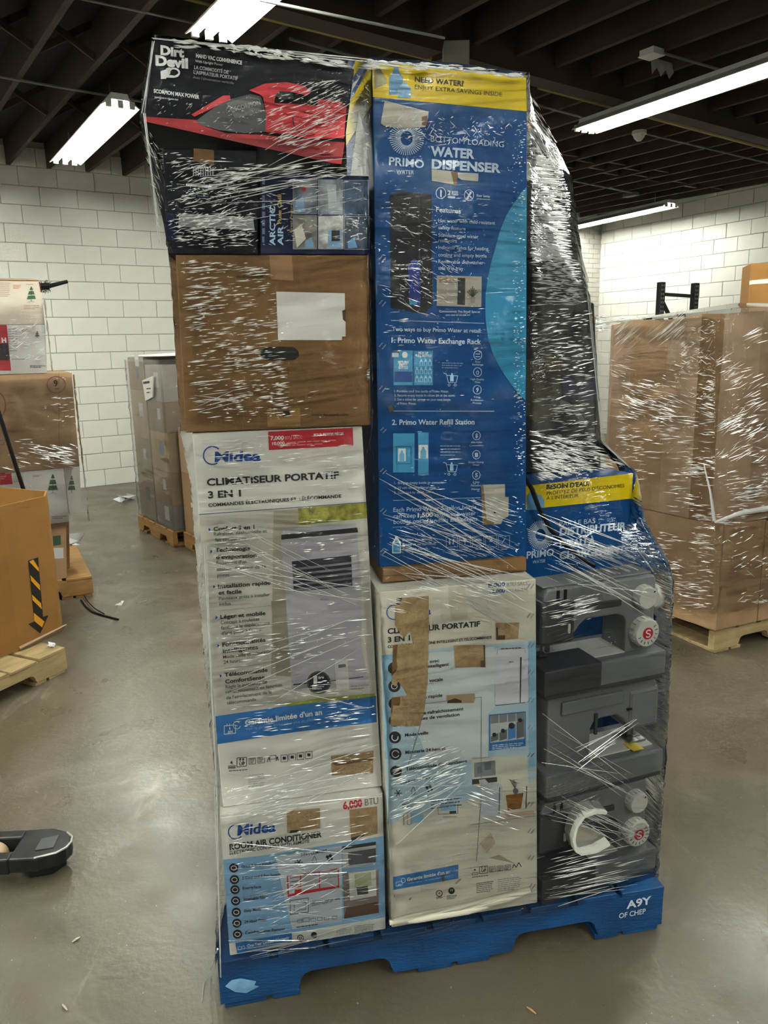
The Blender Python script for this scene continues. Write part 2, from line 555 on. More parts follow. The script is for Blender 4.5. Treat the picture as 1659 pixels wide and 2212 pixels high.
# the two sides of the room behind the camera
w2 = corner + RD * 12.0
MB().prism([w1, w1 - BN * 16, w1 - BN * 16 - BD * .2, w1 - BD * .2], UP * ZD).build('wall_left', WALLM, None, origin=w1)['kind'] = 'structure'

# ceiling: deck, joists, bridging, beam, post
JA = math.radians(-55.5); JD = np.array([math.cos(JA), math.sin(JA), 0]); JX = np.array([-JD[1], JD[0], 0])   # JX points right-and-away
ce = MB().box(-11, 13, -9, 19, ZD, ZD + .1).build('ceiling', DECK); tag(ce, kind='structure')
jc = np.array([0, 5.0, 0])
jm = MB().box(-13, 13, -.022, .022, ZJ, ZD).mesh('joist'); jm.materials.append(WOODD)
joff = float((fl(150, 0, ZJ) - jc) @ JX)
JS = .41
jpos = [joff + JS * k for k in range(-12, 26)]
for s_ in jpos:
    o = bpy.data.objects.new('joist', jm); C.objects.link(o); o.parent = ce
    o.location = tuple(jc + JX * s_); o.rotation_euler = (0, 0, JA)
# cross bridging between joists (pairs of thin struts) along two lines, solid blocking along two more
def strip_at(px, py, first, last, kind):
    base = fl(px, py, ZJ + .12); t0 = float((base - jc) @ JD)
    for k in range(first, last):
        s0, s1 = jpos[k] + .022, jpos[k + 1] - .022
        a = jc + JD * t0 + JX * s0; b_ = jc + JD * t0 + JX * s1
        if kind == 'cross':
            o = MB().bar(a + UP * (ZJ + .02), b_ + UP * (ZD - .02), .02, .045).build('bridging_strut', WOODD, ce)
            o = MB().bar(a + JD * .03 + UP * (ZD - .02), b_ + JD * .03 + UP * (ZJ + .02), .02, .045).build('bridging_strut', WOODD, ce)
        else:
            o = MB().bar(a + JD * (.06 if k % 2 else -.06) + UP * (ZJ + .13), b_ + JD * (.06 if k % 2 else -.06) + UP * (ZJ + .13), .04, .22).build('blocking', WOODD, ce)


strip_at(100, 75, 8, 17, 'cross')
strip_at(60, 215, 6, 17, 'cross')
strip_at(1290, 330, 17, 30, 'block')
strip_at(1500, 385, 18, 34, 'block')

bdir = np.array([math.cos(math.radians(36.5)), math.sin(math.radians(36.5)), 0]); bx = np.array([-bdir[1], bdir[0], 0])
ZB = 3.5
bp0 = fl(1010, 126, ZB)
bm_ = MB().prism([bp0 - bdir * .05 + bx * .0, bp0 + bdir * 9 + bx * .0, bp0 + bdir * 9 + bx * .16, bp0 - bdir * .05 + bx * .16], UP * (ZD - ZB))
o = bm_.build('beam', WOODD, None, origin=bp0); tag(o, 'dark timber ceiling beam running from the steel post to the far wall', 'beam', kind='structure')
bq = fl(955, 112, ZB) 
bm_ = MB().prism([bq - bdir * 7, bq, bq + bx * .16, bq - bdir * 7 + bx * .16], UP * (ZD - ZB))
o = bm_.build('beam', WOODD, None, origin=bq); tag(o, 'dark timber ceiling beam running from the post towards the camera', 'beam', kind='structure')
ct = fl(981, 120, ZB)
ccx, ccy = ct[0] + .02, ct[1] + .10
co_ = MB()
hw = .085
co_.box(ccx - hw, ccx + hw, ccy - hw, ccy + hw, 0, ZB + .10)
o = co_.build('column', POSTM, None, bevel=.006, origin=(ccx, ccy, 0)); tag(o, kind='structure')


def pipe(name, pa, pb, z, r, material, label, ext0=0.0, ext1=0.0):
    a = fl(*pa, z); b_ = fl(*pb, z); d = (b_ - a) / np.linalg.norm(b_ - a)
    a = a - d * ext0; b_ = b_ + d * ext1
    o = MB().tube([a, b_], r, 8).build(name, material, None, smooth=True, origin=a); tag(o, label, 'pipe' if 'pipe' in name else 'conduit')
    return o


pipe('gas_pipe', (560, 33), (930, 126), ZJ - .06, .02, YPIPE, 'yellowed pipe under the joists, stretch beside the ceiling post towards the camera', 3, 0)
pipe('gas_pipe', (1165, 188), (1659, 321), ZJ - .06, .02, YPIPE, 'yellowed pipe under the joists, stretch crossing below the long beam', 0, 1.8)
pipe('conduit', (185, 0), (415, 49), ZJ - .02, .007, GALV, 'thin pale conduit meeting the fluorescent lamp above the vacuum carton', 3, .2)
pipe('conduit', (0, 166), (310, 220), ZJ - .02, .010, GALV, 'thin dark conduit crossing the joists above the lamp by the block wall', 2, .3)
pipe('conduit', (560, 0), (960, 82), ZJ - .30, .008, GALV, 'thin wire strung along the side of the beam next to the post', 0, 0)
pipe('conduit', (1165, 228), (1262, 254), ZJ - .02, .012, GALV, 'short conduit feeding the long fluorescent lamp', 2.5, .2)
pipe('conduit', (1390, 288), (1659, 352), ZJ - .02, .010, GALV, 'thin conduit running on from the white ceiling detector', 0, .4)
pipe('conduit', (1410, 108), (1560, 152), ZJ - .02, .010, GALV, 'thin conduit running from the ceiling junction box to the long lamp', 0, .2)
pipe('conduit', (1225, 388), (1360, 415), ZJ - .02, .012, GALV, 'thin conduit to the junction box over the distant lamp', 2, .05)

# ceiling boxes and detector
p = fl(1408, 107, ZJ); r_ = empty('junction_box', p, JA); tag(r_, 'small square junction box on the joists above the long lamp', 'junction box')
MB().box(-.06, .06, -.06, .06, -.04, 0).build('housing', HOUS, r_, bevel=.005); MB().box(-.065, .065, -.065, .065, -.046, -.04).build('cover', HOUS, r_)
p = fl(1363, 417, ZJ); r_ = empty('junction_box', p, JA); tag(r_, 'small junction box on the joists over the distant lamp', 'junction box')
MB().box(-.10, .10, -.05, .05, -.04, 0).build('housing', GALV, r_, bevel=.005); MB().box(-.105, .105, -.055, .055, -.046, -.04).build('cover', GALV, r_)
p = fl(1381, 283, ZJ); r_ = empty('ceiling_detector', p); tag(r_, 'small white round detector hanging under the joists below the long lamp', 'detector')
MB().tube([(0, 0, 0), (0, 0, -.03)], .07, 16).build('mounting_plate', HOUS, r_)
MB().tube([(0, 0, -.03), (0, 0, -.06), (0, 0, -.09)], [.06, .05, .022], 16).build('sensor_head', HOUS, r_, smooth=True)
p = fl(1424, 128, ZJ); rg = MB()
for k in range(5):
    a = k * .05; rg.add([p + JX * (a - .1) + UP * .0, p + JX * (a - .05), p + JX * (a - .05) + UP * (-.07 - .05 * (k % 2)) + JD * .02, p + JX * (a - .1) + UP * (-.07 - .05 * ((k + 1) % 2)) + JD * .02], [(0, 1, 2, 3)])
o = rg.build('plastic_scrap', mat('rag', '#b5b5b3', .5), None, origin=p); tag(o, 'torn scrap of pale plastic caught on a joist beside the junction box', 'scrap')


# fluorescent strip lamps: reflector housing, tubes, end caps, hanging rods
def lamp(a, b_, label, n=2.44):
    a = np.asarray(a, float); b_ = np.asarray(b_, float); L = float(np.linalg.norm(b_ - a)); d = (b_ - a) / L
    r = empty('strip_lamp', (a + b_) / 2, math.atan2(d[1], d[0])); tag(r, label, 'lamp', 'fluorescent strip lamps under the joists')
    h = L / 2
    mb = MB()
    ring = [(-.14, -.005), (-.145, .0), (-.07, .055), (-.06, .09), (.06, .09), (.07, .055), (.145, .0), (.14, -.005), (.06, .045), (-.06, .045)]
    mb.prism([(-h, y, z) for y, z in ring], (2 * h, 0, 0)); mb.build('reflector', HOUS, r)
    for y in (-.085, 0, .085):
        for x0, x1 in ((-h + .03, -.02), (.02, h - .03)):
            MB().tube([(x0, y, .012), (x1, y, .012)], .018, 6, caps=False).build('tube', LAMPM, r, smooth=True)
    for x in (-h, h):
        for y in (-.085, 0, .085):
            MB().box(x - .012, x + .012, y - .02, y + .02, -.01, .04).build('lamp_holder', HOUS, r)
    zt = ZJ - float(a[2])
    for x in (-h * .75, h * .75):
        MB().tube([(x, 0, .09), (x, 0, zt)], .004, 6).build('hanging_rod', STEEL, r)
    return r


ZL = 3.38
LD = np.array([math.cos(math.radians(-57.5)), math.sin(math.radians(-57.5)), 0])
lamp(fl(141, 353, ZL), fl(260, 230, ZL), 'fluorescent strip lamp close to the white block wall')
A0 = fl(452, 82, ZL); lamp(A0, A0 + LD * 2.44, 'fluorescent strip lamp above the vacuum carton, cut off by the top edge')
C0 = fl(1262, 284, ZL); Cd = fl(1659, 150, ZL) - C0; Cd /= np.linalg.norm(Cd); lamp(C0, C0 + Cd * 2.44, 'long fluorescent strip lamp reaching out of the frame beside the beam')
D1 = fl(1449, 446, ZL); Dd = fl(1250, 490, ZL) - D1; Dd /= np.linalg.norm(Dd); lamp(D1 + Dd * 2.44, D1, 'distant fluorescent strip lamp hanging before the far corner wall')
# rows loosely continued by unseen lamps, added and placed to light the stack
for k, (x, y) in enumerate(((3.7, 3.4), (5.1, 1.0), (-2.9, 2.7), (-4.9, 5.6), (-1.9, -2.6), (2.9, -2.0), (-4.4, .2), (.9, -5.0), (1.3, -.5))):
    p = np.array([x, y, ZL]); lamp(p - LD * 1.22, p + LD * 1.22, 'unseen fluorescent strip lamp added outside the frame to light the stack and floor')


# =================================================================== PALLETS
def pallet(loc, rz, L, W, wood, wood2, label, ntop=7, h=.145, name='shipping_pallet', tb=.018):
    """notched-stringer pallet: x along the stringers, y across; origin at the front corner on the floor"""
    r = empty(name, loc, rz); tag(r, label, 'pallet')
    z0, z1 = tb, h - tb
    n0, n1, nd = .165 * L, .36 * L, (z1 - z0) * .48
    prof = [(0, z0), (n0 - .01, z0)]
    for cx, sgn in ((n0, 1), (n1, -1)):
        arc = [(cx + sgn * .03 * (1 - math.cos(t)), z0 + nd - .03 + .03 * math.sin(t)) for t in (0, .5, 1.0, 1.57)]
        prof += arc if sgn > 0 else arc[::-1]
    prof += [(n1 + .01, z0)]
    full = prof + [(L - x, z) for x, z in prof[::-1]] + [(L, z1), (0, z1)]
    for y in (0, W / 2 - .02, W - .04):
        MB().prism([(x, y, z) for x, z in full], (0, .04, 0)).build('stringer', wood, r)
    bw = L / ntop
    rd = random.Random(int(L * 1000) + ntop)
    for i in range(ntop):
        a = i * bw + rd.uniform(.006, .016); b_ = (i + 1) * bw - rd.uniform(.006, .016)
        if i == 0: a = 0
        if i == ntop - 1: b_ = L
        MB().box(a, b_, -rd.uniform(0, .006), W, z1, h - rd.uniform(0, .003)).build('deck_board', wood2, r, bevel=.002, seg=1)
    for a, b_ in ((0.01, .115), (.13, .2), (L * .42, L * .42 + .095), (L * .51, L * .51 + .09), (L - .2, L - .13), (L - .115, L - .01)):
        MB().box(a, b_, .004, W, 0, z0).build('bottom_board', wood2, r, bevel=.002, seg=1)
    return r


PZ = .145
RZ = _a
bp_ = pallet(SA, RZ, 1.219, 1.016, WOODB, WOODB, 'blue painted wooden pallet carrying the tall wrapped stack of cartons', 9)
pf = Face(bp_, SA - SV * .001, SV, (0, 0, 0))
pf.z(1130, 1560, 5.027)
WP = K('#b9c6d2', .8)
# the pallet root is turned, so its print goes in as local coordinates
class LocalFace(Face):
    def put(s, part, material, vs_, fs_):
        key = (part, material.name)
        if key not in s.acc: s.acc[key] = (MB(), material)
        loc = [np.array([(v - SA) @ SU, (v - SA) @ SV, v[2]]) for v in vs_]
        s.acc[key][0].add(loc, fs_)
FACES.remove(pf)
pf = LocalFace(bp_, SA - SV * .001, SV, (0, 0, 0)); pf.z(1130, 1560, 5.027)
pf.t('A9Y', (1122, 2028), (1392, 1968), 84, WP, .03, part='stencil_lettering', k=5)
pf.t('OF CHEP', (1040, 2132), (1330, 2076), 56, WP, .015, part='stencil_lettering', k=5)
pf.z(440, 1860, 1.6265)
pf.q([(75, 440), (98, 418), (130, 412), (185, 422), (178, 436), (196, 440), (150, 464), (110, 460)], mat('scuffed_paint', '#6f9ec4', .8, noise=(30, .3, 5)), 'scuffed_paint', 5)

# =================================================================== THE FRONT STACK
TXK = K('#26262a'); TXB = K('#15458f'); WHT = K('#e4e4e0'); RED = K('#b3202c'); BLU = K('#2c6cab'); LBL = K('#7fa9cc'); GRY = K('#8a8a8c'); DGR = K('#3b3b3d')

# --- room air conditioner carton (bottom)
ZAC = .532
o, f, q_, d_ = carton('air_conditioner_carton', squad((475, 1765), (827, 1712), (833, 1996), (497, 2068), .012, ZAC, PZ), .42, WCARD,
                      'white and pale blue room air conditioner carton with a red corner band, lowest in stack', dvec=SV)
f.z(430, 1680, 3.77)
f.q([(188, 668), (480, 640), (1505, 475), (1520, 1135), (245, 1350)], LBL, 'blue_panel', 0)
f.q([(620, 640), (1160, 555), (1165, 1170), (760, 1235), (700, 1000)], K('#b9c2cb'), 'blue_panel', 1)
f.q([(1145, 183), (1490, 122), (1490, 150), (1147, 200)], RED, 'red_band', 2)
f.t('6,000', (1175, 258), (1330, 232), 62, RED, .03); f.t('BTU', (1352, 228), (1460, 212), 58, K('#6e6a6a'), 0)
f.t('Midea', (312, 472), (622, 436), 88, TXB, .03, slant=.08)
f.ring(297, 443, 62, 62, 9, TXB, 'logo', 3, 24, .6, 5.6)
f.t('ROOM AIR CONDITIONER', (250, 590), (1000, 482), 50, TXK, .03)
f.t('ELECTRONIC CONTROLS WITH REMOTE', (250, 628), (898, 528), 28, TXK, .015)
f.t('3-IN-1 COMFORT', (830, 640), (1042, 606), 26, TXK, .02)
for i, (y, tx, x1) in enumerate(((735, 'Quick & Easy Installation', 640), (830, '2 Cool and 3 Fan Speeds', 665), (912, 'EnergySave', 505), (1003, 'Washable Filter', 560), (1096, 'Sleep Mode', 505), (1185, '24-Hour Timer', 555), (1275, 'ComfortSense Remote', 700))):
    x = 283 + i * 5
    f.disc(x, y, 38, 38, TXK, 'icon', 3); f.ring(x, y, 24, 20, 5, WHT, 'icon_line', 4, 16)
    f.t(tx, (x + 62, y + 12 - 12), (x1, y - 12 - (x1 - x) * .11 + 20), 24, K('#30302f'), .018)
# 3 comfort icons
for x, y, kind in ((812, 690, 0), (940, 672, 1), (1062, 652, 2)):
    if kind == 0:
        for t in range(3):
            a = t * math.pi / 3; f.line([(x - 34 * math.cos(a), y - 30 * math.sin(a)), (x + 34 * math.cos(a), y + 30 * math.sin(a))], 7, TXK, 'icon', 3)
    elif kind == 1:
        f.ring(x, y + 8, 20, 24, 4, TXK, 'icon', 3, 18, -.9, 4.04); f.line([(x - 12, y - 12), (x, y - 34), (x + 12, y - 12)], 4, TXK, 'icon')
    else:
        for t in range(4):
            a = t * math.pi / 2 + .4; f.disc(x + 18 * math.cos(a), y + 18 * math.sin(a), 13, 13, TXK, 'icon', 3, 12)
# red table
f.q([(715, 800), (1138, 738), (1142, 895), (722, 970)], RED, 'size_table', 2)
f.q([(724, 806), (820, 792), (822, 880), (780, 888), (778, 940), (732, 948)], K('#c6c9cc'), 'size_table', 3)
f.q([(832, 790), (975, 769), (977, 900), (834, 925)], K('#a9adb2'), 'size_table', 3); f.q([(985, 768), (1130, 747), (1132, 880), (987, 898)], K('#a9adb2'), 'size_table', 3)
f.bars(740, 815, 815, 4, 30, 7, DGR, -.15, k=4); f.bars(842, 808, 965, 3, 34, 8, GRY, -.15, k=4); f.bars(995, 785, 1120, 3, 34, 8, GRY, -.15, k=4)
# window diagram and small print
f.frame(742, 1000, 890, 1115, 5, TXK, 'diagram', 3, -.14); f.frame(775, 1025, 870, 1085, 4, TXK, 'diagram', 3, -.14)
f.t('Fits windows 23"-36" wide,', (915, 1030), (1150, 990), 16, TXK, .02); f.t('minimum height 13"', (917, 1048), (1085, 1019), 16, TXK, .02)
for i, x in enumerate((800, 845, 912, 965, 1020, 1085)):
    s_ = 28 if i == 1 else 20
    f.frame(x, 1168 - i * 6 - s_ + 10, x + s_ * 1.9, 1168 - i * 6 + 14, 3, TXK, 'handling_icon', 3, -.1)
f.bars(792, 1215, 975, 1, 10, 7, TXK, -.14)
f.ring(826, 1308, 28, 30, 7, TXK, 'logo', 3); f.t('SA', (812, 1322), (842, 1318), 26, TXK, .03); f.disc(937, 1282, 25, 26, TXK, 'icon', 3)
f.bars(895, 1318, 975, 2, 14, 6, TXK, -.1); f.bars(1118, 1232, 1245, 5, 13, 5, GRY, -.12, seed=3); f.bars(1265, 1208, 1435, 6, 13, 5, GRY, -.1, seed=4)
# product picture column
f.q([(1168, 560), (1440, 520), (1443, 705), (1172, 742)], K('#b9b9ba'), 'picture', 2); f.q([(1168, 560), (1440, 520), (1441, 548), (1170, 588)], K('#39393b'), 'picture', 3)
f.q([(1212, 608), (1440, 574), (1441, 685), (1218, 714)], K('#55565a'), 'picture', 3)
f.q([(1170, 782), (1462, 742), (1466, 1100), (1180, 1148)], K('#80736c'), 'picture', 2); f.q([(1218, 775), (1440, 748), (1445, 960), (1230, 1000)], K('#cfccc4'), 'picture', 3)
f.q([(1265, 785), (1400, 768), (1404, 880), (1270, 895)], K('#aab08a'), 'picture', 4); f.q([(1282, 893), (1375, 880), (1378, 945), (1290, 955)], K('#45464a'), 'picture', 5)
f.q([(1200, 1060), (1455, 1010), (1466, 1100), (1180, 1148)], K('#5a4438'), 'picture', 4)
# torn patches where stickers came off
f.q([(712, 272), (985, 248), (987, 412), (880, 428), (800, 440), (720, 450)], TORN, 'torn_patch', 5); f.q([(745, 430), (812, 424), (806, 444), (735, 452)], DGR, 'torn_patch', 6)
f.q([(1225, 262), (1450, 232), (1455, 455), (1400, 470), (1330, 482), (1238, 505)], TORN, 'torn_patch', 5)
f.q([(1240, 490), (1335, 462), (1350, 470), (1240, 520)], DGR, 'torn_patch', 6)
f.q([(295, 1345), (755, 1264), (757, 1335), (310, 1430)], BLU, 'warranty_band', 2)
f.t('One-Year Limited Warranty', (393, 1382), (735, 1313), 25, WHT, .02); f.bars(393, 1395, 610, 1, 8, 4, LBL, -.18)
f.frame(318, 1378, 345, 1402, 3, WHT, 'icon_line', 4, -.15); f.ring(362, 1382, 12, 14, 3, WHT, 'icon_line', 4)
# rumpled top flap with tape
t_ = MB(); a, b_ = q_[0] + SV * .004, q_[1] + SV * .004
o2 = MB().hexa([p - o.location for p in map(np.array, (a + UP * .001, b_ + UP * .001, b_ + SV * .2 + UP * .001, a + SV * .2 + UP * .001, a + UP * .005, b_ + UP * .004, b_ + SV * .2 + UP * .003, a + SV * .2 + UP * .003))]).build('top_flap', WCARD, o)

# --- tall portable air conditioner carton
ZM = 1.452
o, f, q_, d_ = carton('air_conditioner_carton', squad((415, 937), (782, 918), (825, 1693), (480, 1730), .045, ZM, ZAC + .006), .38, WCARD,
                      'tall white and grey portable air conditioner carton with red label, under a brown carton', dvec=SV)
f.z(400, 900, 3.77)
GP = K('#aca89f')
f.q([(112, 797), (1485, 697), (1520, 1720), (1560, 2260), (235, 2440)], K('#bdb9ae'), 'grey_panel', 0)
f.q([(918, 745), (1480, 702), (1482, 825), (925, 885)], mat('printed_hedge', '#8c8a3c', .5, noise=(60, .6, 6)), 'picture', 2)
f.q([(720, 770), (925, 750), (940, 1700), (860, 2120), (700, 2100)], mat('printed_curtain', '#a59d8c', .5, noise=(3, .2, 2)), 'picture', 1)
f.q([(700, 1500), (830, 1500), (860, 2110), (740, 2110)], K('#8d8674'), 'picture', 2)
f.q([(795, 915), (1390, 868), (1430, 1300), (1440, 1900), (1500, 2180), (870, 2240), (820, 1500), (780, 1010)], K('#aaa6ac'), 'picture', 3)
f.q([(783, 962), (1400, 903), (1408, 942), (783, 1002)], K('#232327'), 'picture', 4)
f.q([(868, 1178), (1352, 1128), (1362, 1382), (885, 1425)], K('#2a2b31'), 'picture', 4)
for i in range(5):
    y = 1218 + i * 42
    f.q([(872 + i * 3, y + 18), (1355, y - 36), (1355, y - 18), (875 + i * 3, y + 36)], K('#77787e'), 'picture', 5)
f.t('Midea', (1100, 1498), (1170, 1490), 16, GRY, .01)
f.q([(675, 122), (1365, 90), (1370, 235), (682, 272)], RED, 'red_label', 2)
f.t('7,000', (695, 190), (805, 184), 30, WHT, .03); f.t('BTU SACC', (815, 186), (955, 178), 26, K('#d9a3a3'), 0)
f.t('POUR PETITES PIÈCES', (1048, 160), (1290, 148), 22, WHT, .02); f.t('10,000', (710, 232), (810, 226), 26, WHT, .02); f.bars(830, 208, 1240, 2, 24, 7, K('#d58f8f'), -.05)
f.t('Midea', (240, 366), (615, 356), 82, TXB, .035, slant=.08); f.ring(222, 316, 78, 78, 10, TXB, 'logo', 3, 24, 1.0, 5.5)
f.t('CLIMATISEUR PORTATIF', (178, 562), (1252, 500), 58, TXK, .03); f.t('3 EN 1', (188, 665), (455, 648), 58, TXK, .03)
f.t('COMMANDES ÉLECTRONIQUES ET TÉLÉCOMMANDE', (190, 735), (1272, 658), 28, TXK, .02)
f.line([(112, 797), (1485, 697)], 5, K('#1f3f70'), 'print', 2)
TXT = [(925, 'Confort 3 en 1', 232, 565, 1, -.05), (965, 'Rafraîchit, déshumidifie et', 235, 665, 0, -.06), (1012, "fait circuler l'air", 245, 498, 0, -.05), (1098, 'Technologie', 245, 530, 1, -.06), (1155, "d'évaporation", 252, 582, 1, -.05), (1202, "Équivalent d'un", 255, 500, 0, -.05), (1252, 'déshumidificateur de 18', 258, 660, 0, -.06), (1300, 'pintes', 262, 360, 0, -.05), (1395, 'Installation rapide', 268, 695, 1, -.08), (1445, 'et facile', 272, 460, 1, -.07), (1490, 'Panneaux prêts à installer', 275, 690, 0, -.08), (1535, 'inclus', 278, 372, 0, -.06), (1642, 'Léger et mobile', 288, 655, 1, -.09)]
for y, tx, x0, x1, bd, sl in TXT:
    f.t(tx, (x0, y + 5), (x1, y + 5 + (x1 - x0) * sl), 33 if bd else 29, TXK if bd else K('#4a4744'), .025 if bd else .004)
for x, y in ((190, 920), (205, 1098), (228, 1385), (248, 1635)):
    f.q([(x, y - 14), (x + 18, y - 2), (x + 3, y + 16)], TXB, 'bullet', 3)
for y, x0 in ((1038, 245), (1318, 262), (1580, 285)):
    f.line([(x0, y), (715, y - (715 - x0) * .1)], 2.5, GRY, 'print', 3)
f.z(400, 1320, 3.77)
TXT = [(108, 'Concept à roulettes', 290, 605, 0, -.1), (152, 'facilitant le déplacement', 294, 690, 0, -.11), (195, "d'une pièce à l'autre", 298, 620, 0, -.11), (290, 'Fonctionnalités', 304, 655, 1, -.12), (342, 'intelligentes', 308, 595, 1, -.12), (388, 'Mode veille et minuterie', 310, 700, 0, -.12), (430, '24 heures', 315, 470, 0, -.12), (535, 'Télécommande', 322, 672, 1, -.12), (590, 'ComfortSense', 327, 648, 1, -.12), (632, 'Règle la puissance de', 330, 666, 0, -.13), (674, 'rafraîchissement en fonction', 332, 790, 0, -.13), (720, "de l'emplacement de la", 336, 705, 0, -.13), (762, 'télécommande', 340, 580, 0, -.13)]
for y, tx, x0, x1, bd, sl in TXT:
    f.t(tx, (x0, y), (x1, y + (x1 - x0) * sl), 33 if bd else 29, TXK if bd else K('#4a4744'), .025 if bd else .004)
for x, y in ((245, 52), (262, 282), (281, 528)):
    f.q([(x, y - 14), (x + 18, y - 2), (x + 3, y + 16)], TXB, 'bullet', 3)
for y, x0 in ((220, 298), (468, 316)):
    f.line([(x0, y), (735, y - (735 - x0) * .12)], 2.5, GRY, 'print', 3)
f.q([(800, 762), (1100, 705), (1545, 672), (1550, 700), (1100, 740), (860, 775)], K('#8f9440'), 'print', 3)
f.q([(240, 858), (860, 768), (1555, 690), (1560, 905), (900, 985), (258, 1085)], BLU, 'warranty_band', 3)
f.t("Garantie limitée d'un an", (490, 930), (1115, 842), 44, WHT, .025, k=5); f.t('Voir la garantie écrite pour plus de détails.', (494, 972), (1080, 890), 24, K('#7fa6cf'), .0, k=5)
f.frame(318, 935, 410, 1003, 5, WHT, 'icon_line', 5, -.1); f.ring(420, 930, 32, 32, 5, WHT, 'icon_line', 5, 20, .2, 5.6); f.t('AN', (347, 996), (386, 990), 22, WHT, .02, k=5); f.t('1', (360, 965), (368, 964), 20, WHT, .02, k=5)
f.line([(340, 940), (340, 918)], 5, WHT, 'icon_line', 5); f.line([(362, 937), (362, 915)], 5, WHT, 'icon_line', 5)
f.disc(1088, 582, 98, 94, K('#55503a'), 'badge', 5); f.disc(1088, 582, 84, 80, K('#252c3c'), 'badge', 6)
f.t('1', (1045, 590), (1075, 588), 62, WHT, .04, k=8); f.t('ère', (1085, 552), (1130, 548), 24, WHT, .02, k=8); f.bars(1035, 600, 1140, 3, 16, 7, WHT, -.05, part='badge', k=8)
f.line([(880, 600), (990, 588)], 12, DGR, 'print', 5); f.line([(1185, 570), (1450, 535)], 7, DGR, 'print', 4)
f.q([(1218, 400), (1322, 385), (1338, 640), (1230, 655)], K('#c2bfbd'), 'picture', 6); f.q([(1246, 438), (1306, 430), (1308, 456), (1248, 464)], K('#5c6057'), 'picture', 7)
f.bars(1350, 610, 1500, 2, 22, 8, GRY, -.08, k=5)
f.t('4', (368, 1250), (388, 1246), 30, TXK, .02); f.frame(352, 1262, 408, 1272, 4, TXK, 'handling_icon', 3, -.1); f.frame(352, 1276, 408, 1284, 4, TXK, 'handling_icon', 3, -.1)
f.frame(422, 1198, 500, 1270, 5, TXK, 'handling_icon', 3, -.1); f.t('UP', (442, 1258), (488, 1252), 26, TXK, .03)
for x in (448, 472):
    f.line([(x, 1228), (x, 1200)], 6, TXK, 'handling_icon'); f.q([(x - 11, 1212), (x, 1196), (x + 11, 1210)], TXK, 'handling_icon', 3)
for i, x in enumerate((520, 592, 780, 845, 912, 980)):
    y = 1202 - i * 9; f.frame(x, y - (10 if i > 1 else 0), x + 54, y + 46, 4, TXK, 'handling_icon', 3, -.08)
    if i < 2: f.bars(x + 8, y + 4, x + 46, 3, 13, 6, TXK, -.1, 'handling_icon')
    else: f.rect(x + 14, y + 2, x + 40, y + 26, TXK, 'handling_icon', 3)
f.frame(690, 1178, 740, 1208, 4, TXK, 'handling_icon', 3, -.1); f.line([(668, 1230), (682, 1190), (692, 1228)], 6, TXK, 'handling_icon'); f.line([(740, 1222), (750, 1185), (760, 1218)], 6, TXK, 'handling_icon')
f.bars(355, 1300, 515, 1, 10, 6, TXK, -.08); f.bars(515, 1338, 650, 6, 18, 5, GRY, -.12, seed=5)
f.q([(1188, 1178), (1300, 1165), (1420, 1155), (1535, 1135), (1530, 1320), (1400, 1330), (1195, 1340)], TORN, 'torn_patch', 5); f.q([(1195, 1235), (1520, 1195), (1530, 1215), (1230, 1262)], K('#6d5437'), 'torn_patch', 6)

# --- brown printer carton
ZX = 1.822
o, f, q_, d_ = carton('brown_carton', squad((379, 545), (797, 553), (801, 915), (400, 924), .038, ZX, ZM + .002), .46, KRAFT2,
                      'brown carton with a blank white label and dark hand hole, above the tall white carton', dvec=SV)
f.z(360, 520, 3.456)
f.q([(818, 380), (1330, 392), (1332, 520), (1315, 530), (1318, 590), (1336, 605), (1336, 715), (1310, 715), (1310, 742), (832, 742)], mat('label_paper', '#cfcdc8', .6), 'blank_label', 3)
f.q([(700, 822), (745, 796), (850, 790), (950, 796), (985, 825), (988, 862), (955, 888), (850, 893), (735, 890), (698, 862)], K('#15110e'), 'hand_hole', 3)
f.q([(722, 828), (965, 822), (970, 838), (720, 842)], K('#2a2622'), 'hand_hole', 4)
f.t('www.lexmark.com', (1085, 1308), (1355, 1306), 20, K('#33251a'), .015)
f.q([(1310, 522), (1336, 512), (1336, 606), (1316, 588)], K('#4a3018'), 'label_tear', 4)
for i in range(6):
    x = 240 + i * 115; f.frame(x, 1235, x + 90, 1310, 4, K('#5d4529'), 'handling_icon', 3)
    f.bars(x + 12, 1250, x + 78, 3, 18, 7, K('#5d4529'), 0, 'handling_icon', seed=i)
f.rect(870, 1268, 920, 1312, K('#231a14'), 'handling_icon', 4)
f.q([(750, 1250), (995, 1250), (1000, 1385), (752, 1390)], K('#93703f'), 'packing_tape', 2)
f.q([(935, 100), (945, 300), (780, 290), (765, 100)], K('#8d6b44'), 'packing_tape', 2)
f.bars(520, 262, 730, 1, 20, 14, K('#4d371f'), -.03)
f.line([(1100, 105), (1100, 120)], 2, DGR)

# --- black carton with torn labels, beside the air cooler carton
ZR = 1.985
o, f, q_, d_ = carton('black_carton', squad((351, 318), (556, 330), (556, 535), (362, 538), .05, 2.03, ZX + .002), .40, BLACKC,
                      'black carton with a brown torn patch and a pale label, under the vacuum carton', dvec=SV)
f.z(280, 60, 3.072)
f.q([(425, 800), (560, 812), (563, 915), (425, 885)], KRAFT2, 'torn_patch', 4)
f.q([(330, 1230), (820, 1262), (830, 1345), (322, 1320)], K('#8f8f93'), 'pale_label', 3)
f.q([(375, 1030), (580, 1048), (582, 1068), (376, 1052)], K('#9a9aa0'), 'pale_label', 3)
for i in range(9):
    f.q([(420 + i * 16, 925), (428 + i * 16, 926), (428 + i * 16, 985), (420 + i * 16, 983)], K('#9c9ca2'), 'barcode', 3)
f.q([(212, 1225), (300, 1235), (305, 1420), (225, 1400)], NAVYC, 'print', 2)
